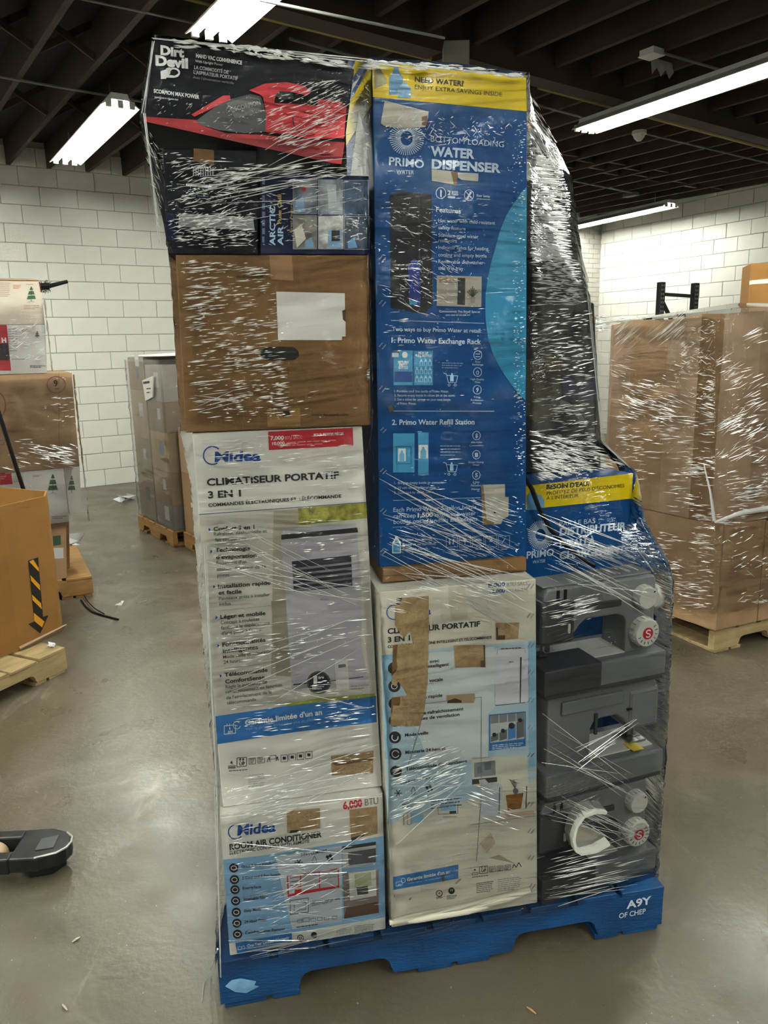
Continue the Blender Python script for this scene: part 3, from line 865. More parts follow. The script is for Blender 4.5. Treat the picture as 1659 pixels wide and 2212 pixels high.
f.bars(350, 1105, 760, 2, 40, 12, K('#4a4d60'), .05, seed=9)
# --- air cooler carton
o, f, q_, d_ = carton('air_cooler_carton', squad((562, 384), (797, 386), (797, 537), (562, 536), .048, ZR, ZX + .002), .42, NAVYC,
                      'dark blue air cooler carton with a grid of product photographs, above the brown carton', dvec=SV)
f.z(280, 60, 3.072)
f.t('ARCTIC', (965, 1445), (965, 1185), 38, K('#9cc3e2'), .03); f.t('AIR', (1018, 1445), (1018, 1315), 38, K('#9cc3e2'), .03)
f.t('Pure Chill', (1006, 1300), (1006, 1108), 26, K('#c6b552'), .02); f.t('Great Features', (1080, 1360), (1080, 1150), 18, K('#a79f52'), .01)
f.bars(880, 1000, 900, 8, 55, 40, K('#5d6a8c'), 0, seed=2)
GRID = [((1085, 1005, 1240, 1235), '#6f7680'), ((1250, 1008, 1415, 1238), '#8b9095'), ((1422, 1012, 1588, 1242), '#39506b'), ((1085, 1245, 1242, 1468), '#7a746c'), ((1252, 1248, 1418, 1468), '#b3b3ae'), ((1425, 1252, 1590, 1470), '#2f3a4b')]
for (x0, y0, x1, y1), c_ in GRID:
    f.rect(x0, y0, x1, y1, mat('printed_photo_' + c_[1:], c_, .4, noise=(35, .7, 4)), 'picture', 2)
    f.frame(x0, y0, x1, y1, 4, K('#7d8796'), 'picture_border', 3)
f.q([(1315, 1345), (1405, 1345), (1405, 1460), (1315, 1460)], K('#7ea5c4'), 'picture', 3); f.q([(1340, 1345), (1395, 1345), (1395, 1415), (1340, 1415)], K('#23272d'), 'picture', 4)
f.q([(1445, 1420), (1490, 1390), (1512, 1460), (1450, 1465)], K('#5f8cb5'), 'picture', 3); f.q([(1165, 1410), (1210, 1395), (1225, 1460), (1168, 1465)], K('#6f96b5'), 'picture', 3)
f.q([(1090, 1340), (1140, 1300), (1170, 1400), (1110, 1460)], K('#d0cbc0'), 'picture', 3); f.disc(1155, 1070, 16, 18, RED, 'picture', 3)
f.q([(1100, 1150), (1150, 1120), (1165, 1220), (1105, 1225)], K('#83a5c6'), 'picture', 3); f.q([(1310, 1040), (1370, 1040), (1375, 1190), (1320, 1200)], K('#b5bcc2'), 'picture', 3)
# --- folded white paper showing in the gap
pa = [S(775, 240, .062), S(757, 380, .058), S(797, 382, .060)]
pm = MB().prism([sw(*pa[0]), sw(*pa[1]), sw(*pa[2]), sw(*S(789, 290, .060))], SV * .004)
o = pm.build('folded_paper', mat('white_paper', '#eeeeea', .6), None, origin=sw(*pa[1])); tag(o, 'folded piece of white paper standing in the gap beside the tall blue carton', 'paper')

# --- hand vacuum carton on top, tilted
qv = squad((333, 84), (766, 148), (738, 357), (310, 262), .035)
o, f, q_, d_ = carton('vacuum_carton', qv, .30, BLACKC, 'black carton with a red hand vacuum printed on it, tilted on the stack top', dvec=SV, bevel=.003)
f.z(280, 60, 3.072)
RD1 = K('#a8131f', .35); RD2 = K('#c9202c', .35)
f.q([(92, 588), (260, 600), (450, 612), (500, 655), (640, 700), (900, 712), (1090, 735), (1430, 760), (1405, 905), (1000, 855), (600, 770), (88, 680)], RD1, 'red_panel', 1)
f.q([(480, 725), (1420, 760), (1408, 880), (1000, 840)], K('#8f101b', .35), 'red_panel', 2)
f.q([(440, 618), (560, 530), (680, 470), (800, 440), (870, 455), (905, 560), (900, 690), (760, 700), (600, 680), (470, 645)], K('#46464a', .3), 'printed_vacuum', 3)
f.q([(640, 500), (790, 452), (860, 470), (880, 560), (700, 600)], K('#6b6a6a', .3), 'printed_vacuum', 4)
f.q([(410, 575), (620, 450), (665, 448), (670, 475), (430, 590)], RD2, 'printed_vacuum', 5)
f.q([(790, 415), (900, 370), (1040, 360), (1160, 385), (1205, 420), (1180, 450), (1090, 430), (1020, 425), (975, 440), (960, 480), (900, 470), (860, 440)], RD2, 'printed_vacuum', 5)
f.q([(880, 440), (965, 445), (960, 500), (1090, 505), (1245, 515), (1250, 470), (1400, 490), (1440, 520), (1425, 730), (1230, 740), (900, 690), (905, 560)], RD2, 'printed_vacuum', 4)
f.q([(965, 445), (1000, 420), (1080, 425), (1090, 470), (1010, 490)], K('#1a1a20', .3), 'printed_vacuum', 6)
f.q([(1245, 515), (1255, 475), (1400, 492), (1435, 525), (1420, 735), (1210, 720)], K('#d8323a', .35), 'printed_vacuum', 6)
f.ring(1190, 600, 110, 120, 8, K('#5a0d13'), 'printed_vacuum', 6, 16, 1.2, 3.2)
f.t('SCORPION', (700, 552), (872, 508), 30, K('#b9b9b9'), .03, k=8)
CRM = K('#dcdcdc')
f.t('Dirt', (205, 176), (362, 196), 62, CRM, .05, k=5); f.t('Devil', (172, 246), (388, 268), 66, CRM, .05, k=5)
f.ring(290, 298, 45, 34, 12, CRM, 'logo', 5, 20, -1.9, 1.7); f.q([(205, 290), (262, 268), (272, 300), (240, 338), (208, 340)], CRM, 'logo', 5); f.q([(240, 270), (262, 262), (285, 272), (262, 300)], CRM, 'logo', 5)
f.q([(245, 310), (300, 318), (330, 300), (322, 325), (285, 332), (240, 330)], CRM, 'logo', 6)
f.t('HAND VAC CONVENIENCE', (440, 196), (745, 244), 26, CRM, .035); f.t('With Upright Power', (435, 228), (620, 254), 18, K('#b5b5b5'), .012)
f.t('LA COMMODITÉ DE', (428, 272), (655, 306), 24, K('#a5a5a8'), .03); f.t("L'ASPIRATEUR PORTATIF", (424, 304), (718, 348), 24, K('#a5a5a8'), .03); f.t("Avec l'alimentation verticale", (420, 335), (690, 374), 17, K('#77777c'), .01)
f.t('SCORPION MAX POWER', (160, 430), (462, 472), 26, CRM, .03); f.bars(165, 455, 330, 1, 12, 9, K('#98989c'), .12)

# --- damaged white carton in the middle
ZH = 1.068
o, f, q_, d_ = carton('air_conditioner_carton', squad((818, 1272), (1158, 1245), (1161, 1948), (846, 1998), 0.0, ZH, PZ + .012), .36, WCARD_D,
                      'battered white and light blue portable air conditioner carton with long brown torn patches', dvec=SV)
f.z(800, 1220, 4.366)
f.q([(82, 855), (560, 800), (1170, 748), (1560, 712), (1562, 1834 + 200), (130, 2560 - 100), (100, 1834)], mat('printed_pale_blue', '#a9c0cc', .55, noise=(3, .06, 4)), 'blue_panel', 0)
f.q([(560, 830), (1170, 770), (1170, 1350), (1110, 1400), (1110, 1820), (560, 1900), (420, 1500)], mat('printed_pale_grey', '#c3cacb', .55), 'blue_panel', 1)
f.q([(85, 860), (230, 842), (200, 1834), (100, 1834)], mat('printed_mid_blue', '#86b0c8', .55), 'blue_panel', 2); f.q([(1490, 720), (1560, 712), (1562, 1900), (1495, 1900)], mat('printed_mid_blue', '#86b0c8', .55), 'blue_panel', 2)
f.t('8,000', (1110, 212), (1270, 203), 40, K('#35507a'), .03); f.t('BTU SACC', (1290, 205), (1500, 190), 38, GRY, 0); f.t('12,000', (1125, 268), (1270, 260), 34, K('#35507a'), .03); f.t('BTU ASHRAE', (1285, 260), (1485, 244), 30, GRY, 0)
f.ring(220, 448, 68, 72, 9, TXB, 'logo', 3, 24, .4, 6.0); f.t('Midea', (250, 480), (570, 466), 70, TXB, .03, slant=.08)
f.t('CLIMATISEUR PORTATIF', (163, 652), (1035, 580), 52, TXK, .03); f.t('3 EN 1', (165, 732), (375, 712), 50, TXK, .03)
f.t('CONTRÔLE PAR TÉLÉPHONE INTELLIGENT ET TÉLÉCOMMANDE', (165, 785), (1145, 694), 26, TXK, .02)
for tx, x0, y0, x1 in (('Compatible avec', 300, 955, 650), ('téléphone intelligent', 300, 1000, 742), ('Commande vocale', 300, 1135, 685), ('Installation rapide', 300, 1285, 680), ('Modes de rafraîchissement', 320, 1432, 880), ('et vitesses de ventilation', 320, 1482, 842), ('Mode veille', 326, 1622, 548), ('Minuterie 24 heures', 330, 1785, 708)):
    f.t(tx, (x0, y0), (x1, y0 - (x1 - x0) * .11), 32, K('#2b2b2d'), .022)
for x, y in ((222, 975), (226, 1145), (228, 1310), (230, 1470), (232, 1628), (237, 1785)):
    f.disc(x, y, 57, 57, TXK, 'icon', 3)
f.ring(232, 1628, 34, 36, 10, K('#c9d3d8'), 'icon_line', 4, 20, -.3, 3.9); f.ring(237, 1785, 36, 36, 7, K('#c9d3d8'), 'icon_line', 4, 20, .3, 6.0); f.ring(226, 1145, 30, 30, 6, K('#c9d3d8'), 'icon_line', 4, 16)
# appliance picture
f.q([(1165, 830), (1185, 795), (1280, 778), (1440, 772), (1485, 800), (1490, 1290), (1400, 1305), (1180, 1322)], K('#c5c5cb'), 'picture', 3)
f.q([(1412, 872), (1428, 870), (1418, 1300), (1408, 1302)], K('#3a3a44'), 'picture', 4); f.line([(1180, 1328), (1462, 1298)], 8, K('#5a5a60'), 'picture', 3)
f.line([(1195, 850), (1200, 800), (1455, 788), (1462, 835)], 4, K('#7d8296'), 'picture', 4); f.bars(1230, 788, 1430, 1, 10, 8, DGR, -.05, k=5)
f.t('Midea', (1310, 922), (1350, 918), 12, DGR, .01, k=5)
# bar chart picture
f.q([(1120, 1415), (1465, 1382), (1465, 1710), (1118, 1756)], K('#2f6aa3'), 'chart', 2); f.q([(1132, 1425), (1455, 1394), (1452, 1640), (1132, 1680)], K('#b4b6b6'), 'chart', 3)
for i, (x, t0) in enumerate(((1136, 1615), (1217, 1578), (1298, 1530), (1378, 1478))):
    f.q([(x, t0 + 6), (x + 72, t0 - 30), (x + 72, 1650 - i * 10), (x, 1672 - i * 10)], K('#3f78b0') if i == 2 else K('#5d5f60'), 'chart', 4)
    f.q([(x, 1425 - i * 8), (x + 72, 1418 - i * 8), (x + 72, 1490 - i * 8), (x, 1500 - i * 8)], K('#7c7e7e'), 'chart', 4)
    f.disc(x + 34, t0 - 12, 30 if i == 2 else 20, 30 if i == 2 else 20, TXK, 'chart', 5, 14)
f.bars(1150, 1700, 1450, 3, 17, 7, K('#c6d6e6'), -.08, k=4)
# torn patches
f.q([(250, 315), (552, 295), (553, 600), (545, 900), (540, 1100), (520, 1300), (500, 1430), (462, 1522), (190, 1520), (192, 1440), (200, 1250), (345, 1232), (330, 1190), (265, 1100), (235, 1150), (200, 1110), (210, 1040), (250, 990), (205, 960), (215, 755), (270, 752), (410, 745), (372, 620), (320, 690), (280, 640), (235, 570), (236, 380)], TORN, 'torn_patch', 6)
f.q([(245, 318), (300, 312), (285, 370), (250, 385)], K('#4b3a26'), 'torn_patch', 7); f.q([(218, 760), (258, 752), (245, 900), (255, 970), (200, 1055), (207, 960)], K('#6d4f2f'), 'torn_patch', 7)
f.q([(200, 1252), (285, 1246), (275, 1330), (215, 1325), (205, 1395), (192, 1400)], K('#6d4f2f'), 'torn_patch', 7)
f.q([(788, 762), (1082, 755), (1086, 968), (1040, 965), (800, 970)], TORN, 'torn_patch', 6); f.q([(1064, 757), (1082, 755), (1086, 968), (1040, 966), (1040, 905), (1072, 900)], K('#5d452c'), 'torn_patch', 7)
f.q([(1182, 548), (1405, 545), (1395, 695), (1188, 708)], TORN, 'torn_patch', 6); f.q([(1186, 590), (1202, 590), (1205, 670), (1270, 665), (1270, 704), (1188, 708)], K('#4b3a26'), 'torn_patch', 7)
f.q([(722, 1232), (985, 1215), (990, 1262), (975, 1304), (725, 1305)], K('#a08a6a'), 'torn_patch', 6); f.q([(735, 1280), (800, 1258), (860, 1280), (860, 1302), (725, 1305)], K('#3f3223'), 'torn_patch', 7)
# creases and tape
CRS = K('#6d675c'); TAPE = mat('clear_tape', '#bdb6a2', .2)
f.line([(520, 1310), (1048, 1248), (1045, 2200), (1000, 2800)], 4, CRS, 'crease', 5); f.line([(478, 1490), (420, 1690), (360, 1880)], 5, CRS, 'crease', 5); f.line([(230, 1362), (470, 1325)], 4, CRS, 'crease', 8)
f.q([(735, 150), (885, 110), (920, 500), (790, 525), (740, 380)], TAPE, 'clear_tape', 2)
for x, y in ((1500, 200), (1500, 480), (1505, 750), (1505, 1010), (1505, 1275), (1505, 1530), (1505, 1790)):
    f.line([(x - 20, y + 22), (x + 10, y - 22)], 8, GRY, 'staple', 5); f.line([(x + 12, y + 26), (x + 42, y - 18)], 8, GRY, 'staple', 5)
f.z(800, 1600, 4.366)
f.t('Télécommande ComfortSense', (335, 285), (912, 205), 32, K('#2b2b2d'), .022); f.disc(242, 290, 56, 54, TXK, 'icon', 3); f.line([(215, 310), (270, 275)], 8, K('#c9d3d8'), 'icon_line', 4)
f.t('CONFORT 3 EN 1', (280, 415), (560, 360), 24, K('#2b2b2d'), .02)
for a in (0, 1, 2): f.line([(262 - 36 * math.cos(a * 1.047), 495 - 34 * math.sin(a * 1.047)), (262 + 36 * math.cos(a * 1.047), 495 + 34 * math.sin(a * 1.047))], 8, TXK, 'icon', 3)
f.ring(405, 482, 22, 28, 5, TXK, 'icon', 3, 18, -.9, 4.04); f.line([(391, 462), (405, 432), (419, 462)], 5, TXK, 'icon')
for a in range(4): f.disc(555 + 22 * math.cos(a * 1.57 + .4), 450 + 22 * math.sin(a * 1.57 + .4), 15, 14, TXK, 'icon', 3, 12)
f.bars(300, 600, 520, 2, 30, 8, TXK, -.12); f.bars(570, 572, 865, 3, 32, 8, TXK, -.12, seed=8)
f.q([(275, 690), (505, 668), (505, 828), (278, 856)], K('#c7c5b9'), 'diagram', 2); f.q([(385, 685), (500, 670), (500, 765), (388, 782)], K('#88b4d0'), 'diagram', 3); f.frame(350, 682, 384, 790, 4, DGR, 'diagram', 3)
f.q([(608, 620), (825, 600), (825, 690), (610, 790)], K('#c7c5b9'), 'diagram', 2); f.q([(660, 615), (808, 600), (808, 655), (665, 662)], K('#88b4d0'), 'diagram', 3); f.q([(745, 665), (810, 660), (810, 685), (747, 690)], DGR, 'diagram', 3); f.frame(640, 615, 825, 695, 4, DGR, 'diagram', 4, -.05); f.line([(685, 720), (815, 718)], 4, TXK, 'diagram', 4); f.line([(312, 690), (318, 800)], 5, TXK, 'diagram', 4)
f.q([(620, 760), (705, 742), (705, 780), (622, 790)], K('#c9c9c2'), 'diagram', 4)
# room picture
f.q([(960, 160), (1480, 138), (1490, 400), (1555, 690), (940, 790), (1030, 640), (1040, 430), (960, 415)], K('#c9c7b8'), 'picture', 1)
f.q([(978, 210), (1178, 185), (1182, 325), (980, 345)], K('#7d8488'), 'picture', 3); f.q([(1075, 210), (1140, 190), (1140, 270), (1078, 280)], K('#5e666c'), 'picture', 4); f.q([(1005, 250), (1050, 235), (1060, 300), (1010, 310)], K('#676e73'), 'picture', 4)
f.q([(960, 365), (1195, 342), (1196, 388), (960, 415)], K('#3c3c3c'), 'picture', 3); f.q([(1025, 370), (1080, 362), (1118, 402), (1100, 420), (1030, 405)], K('#b5b5b0'), 'picture', 5)
f.q([(1030, 430), (1060, 412), (1210, 400), (1245, 430), (1220, 700), (1150, 725), (1032, 690)], K('#b4b9c2'), 'picture', 4); f.line([(1220, 440), (1213, 690)], 7, K('#33333d'), 'picture', 5)
f.q([(1278, 515), (1445, 492), (1420, 640), (1295, 658)], mat('printed_basket', '#80561f', .6, noise=(40, .4, 4)), 'picture', 4); f.disc(1370, 475, 26, 28, K('#55575c'), 'picture', 5)
for k in range(6): f.line([(1365, 450), (1345 - 14 * k + 40, 400 - 6 * k), (1310 + 20 * k, 365 + (k % 2) * 40)], 3, K('#55554d'), 'picture', 5)
f.q([(1250, 690), (1540, 655), (1555, 695), (1300, 720)], K('#b79c8c'), 'picture', 3); f.line([(1475, 430), (1468, 640)], 8, K('#3a2c22'), 'picture', 5)
f.line([(945, 795), (1555, 708)], 5, K('#8a8473'), 'picture', 4); f.line([(800, 520), (1035, 495)], 3, DGR, 'picture', 4)
f.q([(1120, 1105), (1215, 1078), (1370, 1160)], K('#9a9484'), 'scuffed_print', 4); f.q([(1030, 970), (1135, 870), (1180, 960), (1100, 1060)], K('#b3a58f'), 'scuffed_print', 4)
f.q([(130, 1235), (1560, 985), (1562, 1490), (190, 1700), (140, 1690)], mat('white_card_soiled', '#c9c4b6'), 'white_panel', 3)
f.q([(215, 1285), (830, 1168), (830, 1300), (218, 1408)], BLU, 'warranty_band', 5)
f.t("Garantie limitée d'un an", (347, 1325), (748, 1248), 32, WHT, .025, k=7); f.bars(350, 1345, 735, 1, 10, 8, K('#7fa6cf'), -.18, k=7)
f.frame(242, 1335, 300, 1372, 4, WHT, 'icon_line', 7, -.15); f.ring(310, 1318, 21, 24, 4, WHT, 'icon_line', 7); f.t('AN', (258, 1368), (288, 1362), 15, WHT, .02, k=7)
f.disc(650, 1440, 32, 32, TXK, 'logo', 5); f.disc(650, 1440, 24, 24, K('#c9c4b6'), 'logo', 6); f.t('UL', (636, 1450), (664, 1446), 24, TXK, .03, k=8); f.t('LISTED', (622, 1492), (678, 1484), 16, TXK, .03, k=6)
f.disc(766, 1416, 31, 31, TXK, 'logo', 5); f.line([(758, 1400), (758, 1418)], 6, K('#c9c4b6'), 'logo', 7); f.line([(774, 1400), (774, 1418)], 6, K('#c9c4b6'), 'logo', 7); f.bars(722, 1464, 818, 3, 13, 6, TXK, -.1, k=5)
f.t('4', (975, 1232), (995, 1228), 26, TXK, .02, k=6); f.frame(960, 1250, 1015, 1268, 4, TXK, 'handling_icon', 6, -.1)
f.frame(1030, 1190, 1105, 1255, 5, TXK, 'handling_icon', 6, -.1); f.t('UP', (1048, 1240), (1090, 1234), 24, TXK, .03, k=6)
for x in (1052, 1082): f.line([(x, 1212), (x, 1188)], 6, TXK, 'handling_icon', 6)
for i, x in enumerate((1122, 1195, 1267)): f.frame(x, 1192 - i * 8, x + 56, 1240 - i * 8, 4, TXK, 'handling_icon', 6, -.1); f.bars(x + 8, 1202 - i * 8, x + 48, 3, 13, 6, TXK, -.1, 'handling_icon', 6)
f.line([(1340, 1200), (1355, 1165), (1375, 1195), (1400, 1150), (1425, 1190)], 7, TXK, 'handling_icon', 6)
f.bars(960, 1285, 1118, 1, 10, 6, TXK, -.12, k=6); f.bars(1000, 1345, 1165, 6, 17, 6, DGR, -.13, k=6, seed=4); f.bars(1202, 1308, 1435, 7, 18, 6, GRY, -.12, k=6, seed=6)
for x, y in ((1505, 130), (1495, 600), (1505, 850), (1505, 1100), (1515, 1370)):
    f.line([(x - 20, y + 22), (x + 10, y - 22)], 8, GRY, 'staple', 7); f.line([(x + 12, y + 26), (x + 42, y - 18)], 8, GRY, 'staple', 7)
f.q([(665, 1275), (705, 1260), (695, 1325), (680, 1330)], K('#4d4538'), 'stain', 8); f.q([(362, 1500), (390, 1472), (375, 1505)], K('#6d5540'), 'stain', 8); f.q([(1270, 1475), (1360, 1395), (1345, 1420)], K('#9b927e'), 'stain', 8); f.q([(800, 1345), (850, 1300), (858, 1310), (810, 1352)], K('#93805f'), 'stain', 8)
# crushed bottom edge, colour lightened to stand for light from above
cr = [S(x, y, -.012) for x, y in ((842, 1995), (900, 1985), (1010, 1965), (1100, 1940), (1146, 1925))]
mb = MB(); pts = [sw(*p) for p in cr]; mb.tube([p - SV * -.004 for p in pts], [.007, .013, .015, .013, .008], 10)
mb.build('crushed_edge', mat('crushed_white_lit', '#dcd6c4', .7, bump=(40, .4)), o, smooth=True).data.transform(Matrix.Translation([-c for c in o.location]))

# --- brown packing sheet between the battered carton and the tall blue carton
ZS = 1.108
qs = squad((826, 1228), (1137, 1212), (1138, 1240), (826, 1258), .055, ZS, ZH + .004)
o, f, q_, d_ = carton('flat_brown_carton', qs, .34, KRAFT2, 'flat crushed brown carton squeezed under the tall blue carton', dvec=SV, bevel=.003)
f.z(760, 880, 3.95); f.line([(230, 1440), (800, 1415), (1470, 1390)], 10, K('#5b4124'), 'fold', 3)

# --- tall blue water dispenser carton
o, f, q_, d_ = carton('water_dispenser_carton', squad((803, 134), (1139, 168), (1136, 1212), (820, 1228), .07, None, ZS), .36, BCARD,
                      'tall dark blue water dispenser carton with a yellow top band, tallest in the stack', dvec=SV)
YEL = mat('printed_yellow', '#dcc00a', .45, spec=.2); LTB = mat('printed_turquoise', '#2a86ad', .42); SKY = K('#3f8fb8'); PALE = K('#c3d3e2'); TW = K('#b4c6da')
# yellow side band seen on the left flank
sb = MB(); l0 = q_[0] - SU * .0008; dn = (q_[3] - q_[0]) / np.linalg.norm(q_[3] - q_[0])
sb.add([l0 + SV * .004 - o.location, l0 + SV * .355 - o.location, l0 + SV * .355 + dn * .082 - o.location, l0 + SV * .004 + dn * .082 - o.location], [(0, 1, 2, 3)]); sb.build('side_band', YEL, o)
f.z(760, 100, 3.95)
f.q([(172, 136), (1488, 256), (1492, 555), (180, 432)], YEL, 'yellow_band', 1)
f.t('NEED WATER?', (537, 302), (955, 340), 46, K('#1a1a16'), .035); f.t('ENJOY EXTRA SAVINGS INSIDE', (537, 362), (1280, 428), 38, K('#26261c'), .0)
def bottle(cx, by, w_, h_, c_, k=3):
    f.q([(cx - w_ / 2, by), (cx - w_ / 2, by - h_ * .62), (cx - w_ * .2, by - h_ * .86), (cx - w_ * .16, by - h_), (cx + w_ * .16, by - h_), (cx + w_ * .2, by - h_ * .86), (cx + w_ / 2, by - h_ * .62), (cx + w_ / 2, by)], c_, 'printed_bottle', k)
bottle(378, 412, 118, 235, K('#5f93bd')); bottle(448, 440, 112, 135, K('#80add0'), 4); f.q([(395, 345), (500, 352), (500, 372), (395, 365)], K('#5585ad'), 'printed_bottle', 5)
f.q([(322, 300), (435, 310), (435, 330), (322, 320)], K('#48779f'), 'printed_bottle', 4)
f.q([(190, 200), (240, 190), (300, 280), (300, 318), (190, 365)], mat('scuffed_yellow', '#9b9574', .6, noise=(50, .4, 5)), 'scuffed_print', 3)
f.q([(280, 462), (655, 558), (650, 610), (625, 690), (400, 700), (270, 680), (248, 655)], mat('torn_white', '#b9b4a8', .75, noise=(25, .08, 5)), 'torn_patch', 5); f.q([(595, 600), (648, 590), (640, 680), (598, 672)], K('#6f563a'), 'torn_patch', 6)
cx, cy = 468, 785
for i in range(46):
    a = 2 * math.pi * i / 46; r0 = 58 + 6 * math.cos(2 * a); 
    f.line([(cx + 52 * math.cos(a), cy + 62 * math.sin(a)), (cx + 148 * math.cos(a), cy + 146 * math.sin(a))], 7, TW, 'logo', 3)
f.t('PRIMO', (316, 1012), (614, 1040), 72, TW, .02); f.t('WATER', (380, 1088), (530, 1096), 38, TW, .0)
f.t('BOTTOM LOADING', (672, 812), (1295, 862), 52, TW, .0); f.t('WATER', (672, 932), (1045, 958), 82, TW, .04); f.t('DISPENSER', (680, 1040), (1270, 1078), 80, TW, .04)
f.q([(680, 1048), (872, 1068), (872, 1180), (682, 1148)], mat('torn_white', '#b9b4a8'), 'torn_patch', 5); f.q([(845, 1068), (902, 1072), (895, 1182), (870, 1180)], K('#7a6244'), 'torn_patch', 6); f.q([(902, 1076), (1080, 1085), (1078, 1152), (940, 1140), (905, 1120)], mat('torn_white', '#b9b4a8'), 'torn_patch', 5)
f.ring(760, 1252, 44, 50, 5, TW, 'icon', 3); f.line([(760, 1225), (760, 1285)], 12, TW, 'icon', 3); f.t('2', (818, 1268), (842, 1270), 40, TW, .03); f.t('WATER', (848, 1250), (908, 1254), 18, TW, .02); f.t('TEMPS', (848, 1272), (906, 1276), 18, TW, .02); f.rect(820, 1278, 882, 1294, TW, 'icon', 3, .06)
f.ring(1000, 1270, 42, 48, 5, TW, 'icon', 3); f.line([(968, 1235), (1032, 1305)], 6, TW, 'icon', 4); f.line([(985, 1300), (1018, 1240)], 16, TW, 'icon', 3); f.t('Easy Setup', (1065, 1282), (1180, 1290), 22, TW, .02); f.bars(1065, 1298, 1185, 1, 8, 6, TW, .06)
f.t('Features', (718, 1412), (930, 1428), 44, PALE, .02)
for tx, y0, x0, x1 in (('Hot water with child-resistant', 1500, 738, 1222), ('safety feature', 1560, 738, 970), ('Stainless-steel water', 1625, 738, 1080)):
    f.t(tx, (x0, y0), (x1, y0 + (x1 - x0) * .045), 32, TW, .008)
# turquoise circle on the edge
arc = [(1492, 1200), (1440, 1260), (1380, 1340), (1320, 1440), (1265, 1570), (1235, 1680), (1190, 1840), (1160, 1980), (1142, 2110), (1138, 2230), (1142, 2340), (1160, 2480), (1195, 2600), (1240, 2700), (1300, 2800), (1370, 2900), (1440, 2980), (1480, 3020), (1488, 2600)]
f.q(arc, LTB, 'turquoise_circle', 2)
# printed dispenser
f.q([(325, 1265), (420, 1235), (680, 1262), (685, 1834), (690, 2200), (640, 2260), (590, 2280), (330, 2230)], K('#17181b', .3), 'printed_dispenser', 3)
f.q([(325, 1265), (420, 1235), (680, 1262), (580, 1290), (400, 1295)], K('#2b2c30', .3), 'printed_dispenser', 4); f.line([(572, 1300), (580, 2260)], 6, K('#34363a'), 'printed_dispenser', 4)
f.q([(480, 1880), (530, 1810), (580, 1860), (585, 2200), (490, 2210)], K('#1e2f78', .3), 'printed_dispenser', 5); f.q([(488, 2170), (560, 2165), (555, 2200), (492, 2205)], K('#2e86a8'), 'printed_dispenser', 6)
f.line([(400, 1575), (520, 1580)], 5, K('#55565a'), 'printed_dispenser', 5); f.line([(430, 1640), (530, 1640)], 8, K('#55565a'), 'printed_dispenser', 5)
f.z(760, 500, 3.95)
for tx, y0, x0, x1 in (('reservoirs', 90, 738, 895), ('Indicator lights for heating,', 150, 738, 1172), ('cooling and empty bottle', 212, 738, 1150), ('Removable dishwasher-', 270, 738, 1138), ('safe drip tray', 325, 738, 950)):
    f.t(tx, (x0, y0), (x1, y0 + (x1 - x0) * .028), 32, TW, .008)
for y in (-72, 30, 136, 260): f.disc(722, y, 6, 6, TW, 'bullet', 3, 8)
f.q([(725, 375), (1108, 385), (1105, 645), (725, 635)], K('#a8a195'), 'picture', 3); f.q([(905, 395), (968, 398), (966, 628), (900, 624)], K('#2c2c30'), 'picture', 4); f.line([(745, 432), (900, 435)], 6, K('#7a6a55'), 'picture', 4)
for k in range(7): f.line([(1030, 560), (985 + 15 * k, 470 + abs(k - 3) * 14)], 9, K('#49553a'), 'picture', 4)
f.q([(1010, 560), (1055, 560), (1050, 612), (1015, 612)], K('#8d877c'), 'picture', 5)
for k in range(5): f.rect(745 + k * 28, 392 + (k % 2) * 10, 765 + k * 28, 428, K(('#a5714f', '#8e8578', '#b5784e', '#93897c', '#a8855d')[k]), 'picture', 4)
f.t('Conveniently Fits Small Spaces', (745, 690), (1095, 694), 20, TW, .015); f.line([(335, 758), (1130, 784)], 4, TW, 'print', 3); f.bars(800, 708, 1020, 1, 8, 12, K('#6f8bb0'), 0)
f.t('Two ways to buy Primo Water at retail:', (343, 848), (1105, 864), 36, TW, .018); f.t('1. Primo Water Exchange Rack', (338, 948), (1102, 962), 46, PALE, .022)
f.rect(357, 1015, 520, 1312, SKY, 'exchange_diagram', 3); f.rect(362, 1195, 516, 1285, K('#16498c'), 'exchange_diagram', 4); f.rect(528, 1018, 692, 1312, K('#2f80ae'), 'exchange_diagram', 3); f.rect(540, 1082, 682, 1305, SKY, 'exchange_diagram', 4)
f.t('RETURN', (395, 1125), (482, 1126), 22, WHT, .03); f.t('EMPTY', (402, 1148), (476, 1149), 22, WHT, .03); f.t('BOTTLE', (398, 1172), (478, 1173), 22, WHT, .03); f.t('PICK UP', (568, 1046), (652, 1047), 20, WHT, .02); f.t('FULL BOTTLE', (545, 1068), (680, 1070), 20, WHT, .02)
f.disc(452, 1052, 24, 26, WHT, 'exchange_diagram', 5); f.rect(343, 1035, 400, 1072, PALE, 'exchange_diagram', 5)
f.q([(325, 1025), (395, 1015), (410, 1045), (385, 1030)], K('#574a38'), 'torn_patch', 7)
for r in range(3):
    for c_ in range(4):
        if r == 0 and c_ == 0: continue
        bottle(556 + c_ * 37, 1146 + r * 70, 28, 58, K('#9fd0e6'), 5); f.q([(547 + c_ * 37, 1143 + r * 70), (547 + c_ * 37, 1112 + r * 70), (565 + c_ * 37, 1112 + r * 70), (565 + c_ * 37, 1143 + r * 70)], K('#3d93bd'), 'printed_bottle', 6)
def cart(x, y):
    f.line([(x, y), (x + 24, y + 4), (x + 42, y + 78), (x + 108, y + 80), (x + 122, y + 22), (x + 30, y + 18)], 5, TW, 'icon', 3); f.ring(x + 48, y + 100, 12, 12, 5, TW, 'icon', 3, 12); f.ring(x + 100, y + 100, 12, 12, 5, TW, 'icon', 3, 12); bottle(x + 72, y + 70, 30, 72, K('#9fd0e6'), 4)
